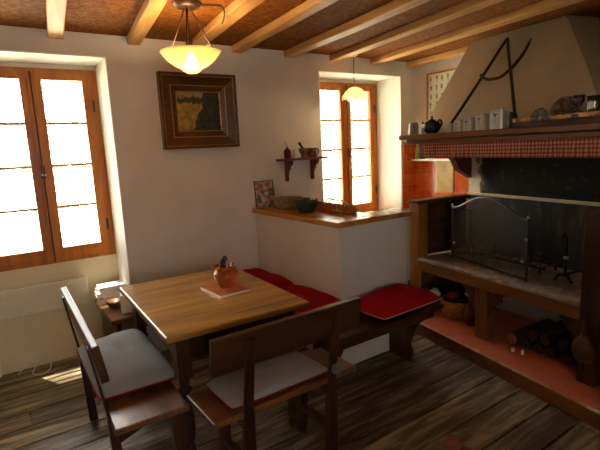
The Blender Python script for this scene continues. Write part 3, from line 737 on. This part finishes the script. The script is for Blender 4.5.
fb('post', 'oak_z', (0, .10, -.035, .075, GZ, 1.085)); fb('post', 'oak_mid', (.005, .10, -.755, -.655, GZ, .50)); fb('post', 'dark_z', (0, .10, -1.565, -1.455, GZ, 1.13))
fb('front_beam', 'oak_y', (.0, .07, -1.455, -.035, .49, .585))
b = MB(); b.box(-.012, .62, -1.455, -.035, .575, .605); b.build('hearthstone', M['stone'], t, bevel=.01)
def bracket(y0, d_):  # scalloped bracket beside a post, under the beam
    pts = [(y0, .49), (y0+d_*.15, .49), (y0+d_*.14, .47), (y0+d_*.11, .45), (y0+d_*.115, .425), (y0+d_*.08, .40), (y0+d_*.05, .385), (y0+d_*.055, .36), (y0+d_*.03, .32), (y0, .28)]
    MB().prism(pts, 'x', .02, .055).build('bracket', M['oak_x'], t, bevel=.003)
bracket(-.035, -1); bracket(-.655, 1); bracket(-.755, -1); bracket(-1.455, 1)
fb('side_panel', 'oak_x', (.10, .60, .0, .04, .605, 1.07)); fb('side_cap', 'oak_x', (-.01, .62, -.04, .08, 1.07, 1.10))
fb('side_panel', 'oak_x', (.10, .60, -1.53, -1.49, .605, 1.12)); fb('side_cap', 'oak_x', (-.01, .62, -1.57, -1.45, 1.12, 1.15))
fb('lower_side', 'oak_x', (.10, .62, .02, .05, GZ, .57)); fb('lower_side', 'oak_x', (.10, .62, -1.54, -1.51, GZ, .57))
MB().box(.60, .72, -1.6, -.02, .605, 1.10).build('firebox_back', M['soot_low'], t)
MB().box(.585, .70, -1.6, -.02, 1.10, 1.125).build('back_ledge', M['plaster_cream'], t, bevel=.004)
MB().box(.60, .70, -1.6, -.02, 1.125, 1.60).build('smoke_wall', M['soot'], t)
MB().box(.64, .72, -1.6, .06, GZ, .57).build('log_store_back', M['plaster_grey'], t)
# mantel shelf
m_ = fthing('mantel_shelf', 'long oak mantel shelf carrying teapot, canisters and plates', 'shelf')
MB().box(-.10, .66, -1.95, .10, 1.615, 1.655).build('board', M['oak_y'], m_, bevel=.008)
MB().box(-.055, .60, -1.93, .06, 1.575, 1.615).build('moulding', M['oak_y'], m_, bevel=.01)
for y_ in (-.02, -1.6):
    pts = [(.60, 1.575), (.12, 1.575), (.14, 1.53), (.30, 1.50), (.40, 1.42), (.46, 1.33), (.55, 1.28), (.60, 1.25)]
    MB().prism(pts, 'y', y_-.035, y_+.035).build('corbel', M['red_wood'], m_, bevel=.004)
# gingham valance
b = MB(); N = 240; rows = [1.575, 1.55, 1.51, 1.465]
vs = []
for i in range(N+1):
    y_ = -.15 - 1.76*i/N
    for z in rows:
        k = (1.575-z)/.11; vs.append((-.048 + .010*k*sin(i*.55+sin(i*.11)*2) + .006*k*sin(i*.21), y_, z))
fs = [(i*4+j, (i+1)*4+j, (i+1)*4+j+1, i*4+j+1) for i in range(N) for j in range(3)]
b.add(vs, fs, True)
g = b.build('gingham_valance', M['gingham'], loc=(FX, FY, 0), rot=(0, 0, FR), solid=.002)
tag(g, 'red and white gingham valance hanging under the mantel shelf', 'valance')
# hood
def hx(z): return .12+(z-1.66)*.744
lv = [(1.656, -1.44), (1.78, -1.37), (1.93, -1.25), (2.10, -1.11), (2.28, -.95), (2.40, -.85), (2.448, -.80)]
XB = 1.0
rings = [[(XB+.14*0, .08, z), (hx(z), .08, z), (hx(z), (y_+.08)/2, z), (hx(z), y_, z), (hx(z)+.10, y_-.03, z), (XB, y_-.05, z)] for z, y_ in lv]
b = MB(); b.loft(rings, closed=False, smooth=False)
hd = b.build('chimney_hood', M['hood'], loc=(FX, FY, 0), rot=(0, 0, FR), solid=.05, kind='structure')
# wall that steps forward behind the near half of the hood
# wooden A with a curved iron bow, hung on the hood
A_ = fthing('wooden_bow_tool', 'dark curved wooden tool shaped like the letter A hung on the chimney hood', 'tool')
def hp(y_, z, off=.03): return (hx(z)-off*.8, y_, z+off*.6)
def flat_on(z, y_): return hp(y_, z)
MB().tube(smooth_pts([hp(-.27, 1.71), hp(-.31, 1.92), hp(-.345, 2.14), hp(-.375, 2.33), hp(-.395, 2.355)], 5), [.0115]*21, 10).build('leg', M['dark_z'], A_)
MB().tube(smooth_pts([hp(-.385, 2.355), hp(-.47, 2.235), hp(-.63, 2.02), hp(-.885, 1.675)], 5), .0115, 10).build('leg', M['dark_z'], A_)
MB().tube(smooth_pts([hp(-.31, 2.08), hp(-.37, 2.045), hp(-.44, 2.03), hp(-.53, 2.035), hp(-.58, 2.08), hp(-.61, 2.13), hp(-.63, 2.20), hp(-.63, 2.30)], 5), [.012]*30+[.010]*4+[.006]*2, 10).build('bow', M['dark_z'], A_)

# things on the mantel shelf
MZ = 1.6555
t = fthing('glass_jar', 'small pinkish glass jar at the window end of the mantel shelf', 'jar', (.02, .045, MZ))
MB().lathe([(.036, 0), (.040, .004), (.040, .075), (.034, .088), (.034, .10), (.031, .10), (.031, .086), (.037, .073), (.037, .006)], n=26, cap=True).build('body', M['pink_glass'], t)
t = fthing('white_salt_pot', 'tiny white pot squeezed between glass jar and teapot', 'pot', (.08, .0, MZ))
MB().lathe([(.018, 0), (.022, .01), (.022, .05), (.014, .06), (.016, .075), (.003, .082)], n=18).build('body', M['ceramic_white'], t)
t = fthing('teapot', 'round black teapot on the mantel shelf', 'teapot', (.06, -.13, MZ), R(0))
MB().lathe([(.038, 0), (.042, .004), (.064, .025), (.074, .052), (.070, .078), (.050, .098), (.032, .104), (.001, .105)], n=32).build('body', M['ceramic_dark'], t)
l_ = MB().lathe([(.033, .103), (.026, .112), (.010, .117), (.006, .121), (.011, .128), (.008, .138), (.001, .140)], n=20).build('lid', M['ceramic_dark'], t)
MB().tube(smooth_pts([(0, .064, .04), (0, .085, .052), (0, .098, .08), (0, .112, .098)], 4), [.014]*4+[.012]*4+[.009]*5, 10).build('spout', M['ceramic_dark'], t)
MB().tube(smooth_pts([(0, -.058, .085), (0, -.085, .105), (0, -.108, .09), (0, -.105, .06), (0, -.070, .035)], 4), .0075, 8).build('handle', M['ceramic_dark'], t)
pat = plain('blue_grey_print', (.07, .08, .09), .3, 0, .3, 60)
sizes = [('smallest', .055, .075), ('second smallest', .070, .098), ('middle', .080, .108), ('second largest', .090, .125), ('largest', .105, .152)]
for (nm, w, hh), yy in zip(sizes, (-.325, -.42, -.525, -.645, -.785)):
    t = fthing('ceramic_canister', nm+' of the white printed ceramic canisters lined up on the mantel shelf', 'canister', (.07, yy, MZ), R(random.uniform(-6, 6)), 'white ceramic canisters on the mantel shelf')
    hb = hh*.80
    MB().prism([(-w/2+w*.12, -w/2), (w/2-w*.12, -w/2), (w/2, -w/2+w*.12), (w/2, w/2-w*.12), (w/2-w*.12, w/2), (-w/2+w*.12, w/2), (-w/2, w/2-w*.12), (-w/2, -w/2+w*.12)], 'z', 0, hb).build('body', M['ceramic_white'], t, bevel=.004)
    q = w*.48; l_ = MB().prism([(-q+w*.1, -q), (q-w*.1, -q), (q, -q+w*.1), (q, q-w*.1), (q-w*.1, q), (-q+w*.1, q), (-q, q-w*.1), (-q, -q+w*.1)], 'z', hb, hb+hh*.10).build('lid', M['ceramic_white'], t, bevel=.004)
    MB().lathe([(w*.08, 0), (w*.06, hh*.03), (w*.12, hh*.06), (w*.09, hh*.10), (.001, hh*.105)], (0, 0, hb+hh*.095), 16).build('knob', M['ceramic_white'], l_)
    # printed sprig and band on the front
    b = MB(); zc = hb*.86
    b.box(-w/2-.0008, -w/2, -w*.16, w*.16, zc-hb*.06, zc+hb*.02); b.box(-w/2-.0008, -w/2, -w*.07, w*.07, zc-hb*.16, zc-hb*.05)
    b.box(-w/2-.0008, -w/2, -w*.02, w*.02, hb*.30, zc-hb*.15)
    b.build('printed_motif', pat, t)
t = fthing('dark_jar', 'small dark jar beside the largest canister', 'jar', (.04, -.915, MZ))
MB().lathe([(.026, 0), (.030, .006), (.030, .08), (.022, .095), (.022, .108), (.001, .11)], n=20).build('body', M['shadow_lead'], t)
t = fthing('printed_box', 'long low yellow printed box lying on the mantel shelf before the plates', 'box', (-.005, -1.34, MZ))
MB().box(-.035, .035, -.36, .36, 0, .035).build('base', M['oak_x'], t, bevel=.003); MB().box(-.036, .036, -.362, .362, .0355, .062).build('lid', M['tray_print'], t, bevel=.003)
def plate(name, label, r, loc, mat, tilt):
    t = fthing(name, label, 'plate', loc, rot=(0, -(pi/2-tilt), 0))
    MB().lathe([(.001, -.004), (r*.62, -.004), (r*.98, .012), (r, .018), (r*.95, .020), (r*.62, .004), (.001, .003)], n=40).build('dish', mat, t)
    MB().tube([(r*.8*cos(2*pi*k/40), r*.8*sin(2*pi*k/40), .0135) for k in range(40)], .0014, 5, closed=True).build('raised_ring', M['grey_iron'], t)
plate('patterned_plate', 'large patterned brown plate standing on the mantel shelf against the hood', .088, (.110, -1.225, MZ+.086), M['plate_glaze'], R(22))
plate('patterned_plate', 'small blue grey patterned plate standing on the mantel shelf against the hood', .058, (.100, -1.07, MZ+.058), M['plate_glaze2'], R(22))
for k, (yy, hh, lb) in enumerate([(-1.415, .10, 'faceted crystal goblet on the printed box at the near end of the mantel'), (-1.50, .085, 'squat crystal tumbler at the right edge of the mantel shelf')]):
    t = fthing('crystal_glass', lb, 'glass', (-.004, yy+.03, MZ+.063))
    pf = [(.028, 0), (.030, .004), (.006, .014), (.006, .03), (.022, .045), (.034, .07), (.033, hh), (.029, hh), (.029, .072), (.016, .05)] if k == 0 else [(.028, 0), (.034, .02), (.030, .05), (.036, hh), (.031, hh), (.025, .05), (.028, .012)]
    MB().lathe(pf, n=9, cap=True).build('body', M['drink_glass'], t)
    if k == 0:
        MB().tube([(.034*cos(2*pi*q/9), .034*sin(2*pi*q/9), hh) for q in range(9)], .004, 6, closed=True).build('rim', M['steel'], t)

# fire screen on the hearth
HZ = .606
t = fthing('fire_screen', 'black wire mesh fire screen with arched top standing on the hearth', 'fire screen', (0, 0, 0))
a0, a1 = Vector((.21, -.215, HZ)), Vector((.10, -1.015, HZ)); u = (a1-a0); Ls = u.length; u.normalize()
def sp_(s, z): return (a0.x+u.x*s, a0.y+u.y*s, z)
def arch(s):
    q = s/Ls
    return HZ+.435 + .115*(sin(pi*min(1, max(0, (q-.05)/.9)))**1.3)
top = [sp_(Ls*k/30, arch(Ls*k/30)) for k in range(31)]
MB().tube([sp_(0, HZ), sp_(0, HZ+.44)], .009, 10).build('post', M['black_iron'], t); MB().tube([sp_(Ls, HZ), sp_(Ls, HZ+.44)], .009, 10).build('post', M['black_iron'], t)
MB().tube(top, .009, 8).build('top_rail', M['grey_iron'], t)
MB().tube([sp_(0, HZ+.02), sp_(Ls, HZ+.02)], .007, 8).build('bottom_rail', M['black_iron'], t)
vs = []; fs = []
for k in range(31):
    vs += [sp_(Ls*k/30, HZ+.02), sp_(Ls*k/30, arch(Ls*k/30))]
for k in range(30): fs.append((2*k, 2*k+2, 2*k+3, 2*k+1))
MB().add(vs, fs).build('wire_mesh', M['mesh'], t)
# wings folded back
for s, nm in ((0, -1), (Ls, 1)):
    p0 = Vector(sp_(s, HZ)); d_ = Vector((.15, -.06 if s == 0 else .12, 0)); p1 = p0+d_
    wg = MB().tube([p1, p1+Vector((0, 0, .40)), p0+Vector((0, 0, .44))], .007, 8).build('wing_frame', M['black_iron'], t)
    MB().add([p0+Vector((0, 0, .02)), p1+Vector((0, 0, .02)), p1+Vector((0, 0, .40)), p0+Vector((0, 0, .44))], [(0, 1, 2, 3)]).build('wire_mesh', M['mesh'], wg)
b = MB()
for s in (0, Ls): b.lathe([(.004, 0), (.011, .008), (.011, .016), (.001, .026)], sp_(s, HZ+.44), 14)
b.build('finial', M['steel'], t)
for s, z in ((.04, .14), (Ls-.03, .14), (Ls-.0, .30)):
    MB().lathe([(.003, 0), (.011, .006), (.009, .014), (.001, .017)], Vector(sp_(s, HZ+z))+Vector((-.008, 0, 0)), 12, Matrix.Rotation(-pi/2, 4, 'Y')).build('knob', M['steel'], t)
# grate behind
t = fthing('fire_grate', 'dark iron grate with upright bars behind the fire screen', 'grate', (.42, -.64, HZ))
b = MB()
for k in range(9):
    y_ = .32-.08*k; b.tube([(.10, y_, .05), (-.10, y_, .05), (-.115, y_, .17)], .007, 8)
b.build('bars', M['grey_iron'], t)
b = MB(); 
for x in (-.09, .09): b.tube([(x, .35, .045), (x, -.35, .045)], .008, 8)
b.tube([(-.112, .35, .14), (-.112, -.35, .14)], .006, 8)
b.build('crossbars', M['black_iron'], t)
for x in (-.09, .09):
    for y_ in (-.31, .31): MB().tube([(x, y_, .045), (x, y_, 0)], .008, 8).build('foot', M['black_iron'], t)
# andiron with knob at the right and trivet pot hook
t = fthing('andiron', 'iron firedog with a tall hooked upright at the right of the grate', 'andiron', (.30, -1.16, HZ+.003))
MB().tube(smooth_pts([(0, 0, .03), (0, 0, .15), (0, 0, .28), (-.03, 0, .34), (-.05, 0, .30)], 4), .009, 10).build('upright', M['black_iron'], t)
MB().tube([(-.02, 0, .05), (.26, 0, .05)], .010, 10).build('bar', M['black_iron'], t)
MB().tube([(-.02, -.06, 0), (-.02, -.03, .05), (-.02, .03, .05), (-.02, .06, 0)], .009, 8).build('front_feet', M['black_iron'], t)
MB().tube([(.25, 0, .05), (.25, 0, 0)], .009, 8).build('rear_foot', M['black_iron'], t)
MB().lathe([(.004, 0), (.016, .01), (.016, .022), (.002, .034)], (0, 0, .15), 14).build('knob', M['steel'], t)
# fire tool hanging on the near post
t = fthing('fireplace_bellows', 'brown leather and wood bellows hanging on the near fireplace post', 'bellows', (-.035, -1.51, .24))
b = MB().lathe([(.001, 0), (.05, .02), (.072, .075), (.060, .13), (.028, .17), (.018, .19)], n=24, mat=Matrix.Diagonal((.35, 1, 1, 1))).build('body', M['oak_x'], t)
MB().tube([(0, 0, .18), (0, 0, .27)], [.014, .010], 12).build('handle', M['dark_z'], t); MB().tube([(0, 0, .01), (0, 0, -.075)], [.012, .006], 10).build('nozzle', M['black_iron'], t)
MB().tube(smooth_pts([(0, 0, .265), (.008, .012, .30), (.02, 0, .33), (.008, -.012, .30), (0, 0, .265)], 4), .003, 6).build('loop', M['black_iron'], t)
# basket and jug under the hearth
fl_ = lambda *a: Matrix.Translation((FX, FY, 0)) @ Matrix.Rotation(FR, 4, 'Z') @ Vector(a)
bk = basket('log_basket', 'orange brown wicker basket under the fireplace, filled with dark cloth', 'basket', fl_(.21, -.27, GZ), .10, .125, .15, M['orange_wicker'], 8, (1, 1))
t = fthing('cloth_bundle', 'dark red and black cloth stuffed in the wicker basket', 'cloth', (.21, -.27, GZ+.13))
b = MB().lathe([(.10, 0), (.105, .02), (.08, .055), (.04, .075), (.001, .08)], n=24); b.build('dark_cloth', M['black_cloth'], t)
MB().lathe([(.055, 0), (.06, .02), (.035, .04), (.001, .045)], (-.03, .0, .05), 18).build('red_cloth', fabric('dull_red', (.20, .02, .03)), t)
t = fthing('crumpled_paper', 'crumpled white and blue paper beside the wicker basket', 'paper', (.09, -.14, GZ+.14))
rr = random.Random(4); vs = []; fs = []
rings = []
for i in range(7):
    th = pi*i/6; rings.append([Vector((sin(th)*cos(2*pi*k/10), sin(th)*sin(2*pi*k/10), cos(th)))*rr.uniform(.028, .055) + Vector((0, 0, .0)) for k in range(10)])
MB().loft(rings, smooth=False).build('sheet', cover('blue_white_paper', (.75, .75, .75), (.6, .65, .7), (.2, .3, .4), 30), t)
bpy.data.objects[t.name].location.z = GZ+.19
t = fthing('stoneware_jug', 'tall dark brown jug standing beside the wicker basket under the fireplace', 'jug', (.17, -.47, GZ))
MB().lathe([(.045, 0), (.05, .01), (.062, .07), (.06, .13), (.035, .18), (.024, .21), (.028, .225), (.022, .224), (.018, .20), (.001, .19)], n=28).build('body', M['amber'], t)
MB().tube(smooth_pts([(0, -.025, .205), (0, -.06, .20), (0, -.072, .16), (0, -.058, .12)], 4), .007, 8).build('handle', M['amber'], t)
# logs
def log(loc, L, r, rz, label, tilt=0):
    pale = 'pale ended' in label
    t = fthing('firewood_log', label, 'log', loc, rot=(0, tilt, rz), group='firewood under the fireplace')
    rr = random.Random(int(loc[1]*1000+loc[2]*77)); n = 14; rad = [r*rr.uniform(.88, 1.1) for _ in range(n)]
    rings = [[(x, rad[k]*(1+rr.uniform(-.03, .03))*cos(2*pi*k/n), rad[k]*sin(2*pi*k/n)) for k in range(n)] for x in (-L/2, -L/4, 0, L/4, L/2)]
    MB().loft(rings).build('bark', M['bark'], t)
    for s in (-1, 1):
        MB().add([(s*(L/2+.001), rad[k]*.9*cos(2*pi*k/n), rad[k]*.9*sin(2*pi*k/n)) for k in range(n)] + [(s*(L/2-.004), rad[k]*.9*cos(2*pi*k/n), rad[k]*.9*sin(2*pi*k/n)) for k in range(n)], [tuple(range(n)), tuple(range(n, 2*n))[::-1]] + [(k, n+k, n+(k+1) % n, (k+1) % n) for k in range(n)]).build('sawn_end', M['log_end'] if pale else M['dark_end'], t)
for a in [((.33, -.90, GZ+.052), .46, .044, R(3), 'pale ended firewood log at the left of the pile'),
          ((.34, -1.005, GZ+.042), .44, .034, R(1), 'thin firewood log second from the left, bottom layer'),
          ((.34, -1.105, GZ+.045), .45, .036, R(3), 'firewood log in the middle of the bottom layer'),
          ((.35, -1.205, GZ+.044), .45, .036, R(-3), 'firewood log fourth in the bottom layer'),
          ((.35, -1.31, GZ+.046), .44, .038, R(2), 'firewood log nearest the bellows, bottom layer'),
          ((.35, -1.055, GZ+.120), .45, .040, R(1), 'firewood log on top of the pile, left one'),
          ((.35, -1.155, GZ+.122), .45, .036, R(-1), 'firewood log on top of the pile, middle one'),
          ((.36, -1.257, GZ+.122), .42, .036, R(2), 'firewood log on top of the pile, right one')]:
    log(a[0], a[1], a[2], a[3], a[4])
for k, (x, y_) in enumerate([(.02, -.985), (.04, -1.05)]):
    tag(MB().box(-.012, .012, -.009, .009, 0, .03).build('kindling_chip', M['paper'], loc=fl_(x, y_, GZ), rot=(.0, 0, .5*k), bevel=.003), ['pale wood chip standing before the log pile', 'pale wood chip lying right of the other before the logs'][k], 'wood chip')

# ------------------------------------------------------------------ kitchen corner bits
t = thing('spice_shelf', 'narrow white shelf on the tiled wall below the mantel end', 'shelf', (4.062, 3.42, 1.385))
MB().box(-.09, 0, -.40, .17, 0, .012).build('board', M['white_paint'], t, bevel=.002); MB().box(-.09, -.084, -.40, .17, .012, .022).build('lip', M['white_paint'], t)
for (nm, lb, yy, r_, hh, m1) in [('oil_bottle', 'yellow green oil bottle at the window end of the spice shelf', 3.545, .026, .19, 'green_bamboo'), ('dark_bottle', 'dark tall bottle on the spice shelf next to the oil bottle', 3.47, .03, .175, 'shadow_lead'), ('spice_jar', 'short white jar on the spice shelf beside the dark bottle', 3.405, .022, .07, 'ceramic_white'), ('spice_jar', 'tall cream jar on the spice shelf nearest the gingham', 3.335, .026, .16, 'white_paint')]:
    t = thing(nm, lb, 'bottle' if 'bottle' in nm else 'jar', (4.02, yy, 1.3975))
    MB().lathe([(r_*.9, 0), (r_, .004), (r_, hh*.62), (r_*.5, hh*.78), (r_*.45, hh*.9)], n=18).build('body', M[m1], t)
    MB().lathe([(r_*.55, hh*.9), (r_*.55, hh)], n=14).build('cap', M['brown_metal'], t)
# poster on right wall: leaves and herbs drawn in rows
t = thing('herb_poster', 'white poster of small dark plant drawings in orange frame, half behind the chimney hood', 'poster', (4.075, 3.16, 2.03), rot=(0, 0, R(-90)))
rframe('frame', M['win'], .285, .275, .016, -.022, -.022, 0, t)
MB().box(-.27, .27, -.008, 0, -.26, .26).build('sheet', plain('poster_paper', (.62, .64, .50), .5, 0, .05), t)
b = MB(); rr = random.Random(3)
for i in range(7):
    for j in range(5):
        cx, cz = -.235+.073*i+rr.uniform(-.006, .006), .20-.092*j+rr.uniform(-.006, .006); hgt = rr.uniform(.022, .034)
        b.box(cx-.002, cx+.002, -.0088, -.008, cz-hgt, cz+hgt)
        for q in range(4):
            zz = cz-hgt*.3+hgt*.42*q; w_ = rr.uniform(.008, .017)
            b.add([(cx, -.0089, zz), (cx+w_, -.0089, zz+.010), (cx+w_*.8, -.0089, zz+.016), (cx, -.0089, zz+.007)], [(0, 1, 2, 3)])
            b.add([(cx, -.0089, zz), (cx-w_, -.0089, zz+.012), (cx-w_*.8, -.0089, zz+.018), (cx, -.0089, zz+.007)], [(0, 1, 2, 3)])
b.build('plant_drawings', plain('ink_green', (.05, .07, .04), .6), t)

# ------------------------------------------------------------------ lamps
LX, LY = 1.105, 2.69
t = thing('pendant_lamp', 'lit amber glass bowl lamp hanging on rods above the table', 'lamp', (LX, LY, 0))
MB().lathe([(.055, CH-.03), (.075, CH-.022), (.085, CH-.004)], (.0, .0, 0), 30).build('ceiling_plate', M['brown_metal'], t)
prof = [(.001, 2.055), (.03, 2.058), (.05, 2.070), (.060, 2.082), (.10, 2.100), (.14, 2.130), (.166, 2.165), (.176, 2.178), (.171, 2.181), (.160, 2.168), (.135, 2.137), (.095, 2.107), (.056, 2.09), (.045, 2.078), (.001, 2.066)]
MB().lathe(prof, n=48, cap=False).build('glass_bowl', M['alabaster'], t)
for k in range(3):
    a_ = 2*pi*k/3+2.1
    MB().tube([(.02*cos(a_), .02*sin(a_), CH-.03), (.162*cos(a_), .162*sin(a_), 2.17)], .0045, 8).build('rod', M['brown_metal'], t)
MB().lathe([(.001, -.035), (.026, -.026), (.037, 0), (.026, .024), (.014, .042), (.013, .06)], (0, 0, 2.115), 20).build('bulb', M['bulb'], t)
MB().lathe([(.017, 2.19), (.017, 2.24), (.004, 2.25)], n=16).build('lamp_holder', M['brown_metal'], t)
MB().tube([(0, 0, 2.24), (0, 0, CH-.03)], .003, 6).build('flex', M['brown_metal'], t)
tag(MB().tube(smooth_pts([(LX+.06, LY-.02, CH-.012), (LX+.14, LY-.05, CH-.010), (LX+.19, LY-.06, CH-.012), (LX+.212, LY-.05, CH-.05), (LX+.215, LY-.0, CH-.095)], 4), .005, 8).build('ceiling_cable', M['brown_metal']), 'dark cable running from the bowl lamp across the ceiling to a beam', 'cable')
t = thing('window_pendant', 'small lit pendant lamp with frilled glass shade before the right window', 'lamp', (2.93, 3.33, 0))
MB().lathe([(.012, CH-.065), (.034, CH-.055), (.046, CH-.03), (.048, CH-.002)], n=24).build('ceiling_rose', M['white_paint'], t)
MB().tube([(0, 0, CH-.06), (0, 0, 2.13)], .003, 6).build('flex', M['shadow_lead'], t)
MB().lathe([(.006, 2.15), (.016, 2.135), (.018, 2.10)], n=16).build('lamp_holder', M['gilt'], t)
n = 56; rings = []
for r_, z_, am in [(.018, 2.118, 0), (.05, 2.105, .0), (.080, 2.078, .004), (.100, 2.045, .010), (.118, 2.020, .020)]:
    rings.append([(r_*cos(2*pi*k/n)*(1+am*cos(2*pi*k*7/n)), r_*sin(2*pi*k/n)*(1+am*cos(2*pi*k*7/n)), z_+am*cos(2*pi*k*7/n)) for k in range(n)])
MB().loft(rings, cap=False).build('frilled_shade', M['frill_glass'], t, solid=.003)
MB().lathe([(.001, -.03), (.018, -.02), (.024, 0), (.012, .028)], (0, 0, 2.075), 16).build('bulb', M['bulb2'], t)

# ------------------------------------------------------------------ chair at the bottom edge
t = thing('wooden_chair', 'red brown wooden chair, only its top corner visible at the bottom edge', 'chair', (1.15, .54, -.0), R(-76))
SW, SD = .40, .38
for s in (-1, 1):
    MB().prism([(-SD/2, 0), (-SD/2+.035, 0), (-SD/2+.035, .45), (-SD/2-.035, .875), (-SD/2-.065, .87), (-SD/2, .44)], 'x', s*(SW/2-.018)-.018, s*(SW/2-.018)+.018).build('rear_leg', M['red_wood'], t, bevel=.004)
    MB().box(s*(SW/2-.02)-.018, s*(SW/2-.02)+.018, SD/2-.04, SD/2-.004, 0, .43).build('front_leg', M['red_wood'], t, bevel=.004)
    MB().box(s*(SW/2-.02)-.010, s*(SW/2-.02)+.010, -SD/2+.035, SD/2-.04, .17, .20).build('stretcher', M['red_wood'], t)
MB().box(-SW/2+.002, SW/2-.002, -SD/2+.036, SD/2+.01, .43, .455).build('seat', M['red_wood'], t, bevel=.008)
for za, zb, yo in ((.77, .855, -.055), (.62, .67, -.028)):
    MB().box(-SW/2+.036, SW/2-.036, -SD/2+yo, -SD/2+yo+.02, za, zb).build('back_slat', M['red_wood'], t, bevel=.004)

# ------------------------------------------------------------------ outside: meadow bank and trees
gr = MB(); N = 14
vs = [(-14+32*i/N, 4.6+24*j/N, -.4 + .20*j*j/N + .1*sin(i*1.3+j)) for i in range(N+1) for j in range(N+1)]
gr.add(vs, [(i*(N+1)+j, (i+1)*(N+1)+j, (i+1)*(N+1)+j+1, i*(N+1)+j+1) for i in range(N) for j in range(N)], True)
struct('ground_meadow', gr, M['grass'], solid=.2)
def tree(loc, h_, cr, seed, label, n=2600):
    rr = random.Random(seed); t = thing('leafy_tree', label, 'tree', loc, 0, 'trees outside the windows')
    b = MB().tube([(0, 0, -.5), (.05, 0, h_*.4), (-.04, .05, h_*.8)], [.13, .10, .04], 10)
    for k in range(7):
        a = rr.uniform(0, 6.3); z = h_*rr.uniform(.3, .75); b.tube([(0, 0, z), (cos(a)*cr*.7, sin(a)*cr*.7, z+cr*.5)], [.045, .012], 6)
    b.build('trunk', M['pale_bark'], t)
    f_ = MB()
    for k in range(n):
        a = rr.uniform(0, 2*pi); q = rr.uniform(-1, 1); rad = cr*rr.uniform(.35, 1)**.5
        c = Vector((cos(a)*math.sqrt(1-q*q)*rad, sin(a)*math.sqrt(1-q*q)*rad, h_*.62+q*h_*.48*rad/cr))
        e = Euler((rr.uniform(0, 6), rr.uniform(0, 6), rr.uniform(0, 6))).to_matrix(); s = rr.uniform(.05, .11)
        f_.add([c+e@Vector(p_) for p_ in ((-s, 0, 0), (0, -s*.5, 0), (s, 0, 0), (0, s*.5, 0))], [(0, 1, 2, 3)])
    f_.build('foliage', M['leaf'], t)
tree((1.4, 11.5, -.4), 4.6, 1.6, 1, 'pale leafy tree outside the left window, left one')
tree((6.0, 17.5, .2), 5.4, 1.9, 2, 'pale leafy tree outside the left window, right one')
tree((-2.6, 13.0, -.3), 4.4, 1.7, 3, 'pale leafy tree out of the left edge of the left window')
tree((7.4, 9.6, -.3), 4.4, 1.6, 4, 'pale leafy tree outside the right window, left one')
tree((12.2, 13.5, -.2), 5.2, 1.9, 5, 'pale leafy tree outside the right window, right one')

# ------------------------------------------------------------------ light
w = bpy.data.worlds.new('sky'); sc.world = w; w.use_nodes = True; nt = w.node_tree
bg = nt.nodes['Background']; bg.inputs[0].default_value = (1, .975, .91, 1); bg.inputs[1].default_value = 9
s = bpy.data.lights.new('sun', 'SUN'); s.energy = 55; s.angle = R(.6); s.color = (1, .93, .80)
so = bpy.data.objects.new('sun', s); COL.objects.link(so)
so.rotation_euler = Vector((.5, -1.0, -4.0)).to_track_quat('-Z', 'Y').to_euler(); so.location = (0, 6, 6)
def point(nm, loc, e, col, r_):
    l = bpy.data.lights.new(nm, 'POINT'); l.energy = e; l.color = col; l.shadow_soft_size = r_
    o = bpy.data.objects.new(nm, l); COL.objects.link(o); o.location = loc
point('bowl_lamp_light', (LX, LY, 2.14), 27, (1, .66, .34), .03)
point('window_pendant_light', (2.93, 3.33, 2.03), 2.0, (1, .70, .34), .03)

vs_ = sc.view_settings
vs_.view_transform = 'Standard'; vs_.look = 'None'; vs_.gamma = 1; vs_.exposure = 1.12; vs_.use_curve_mapping = False
sc.cycles.max_bounces = 10; sc.cycles.diffuse_bounces = 6; sc.cycles.transparent_max_bounces = 12
sc.cycles.sample_clamp_indirect = 6; sc.cycles.use_denoising = True
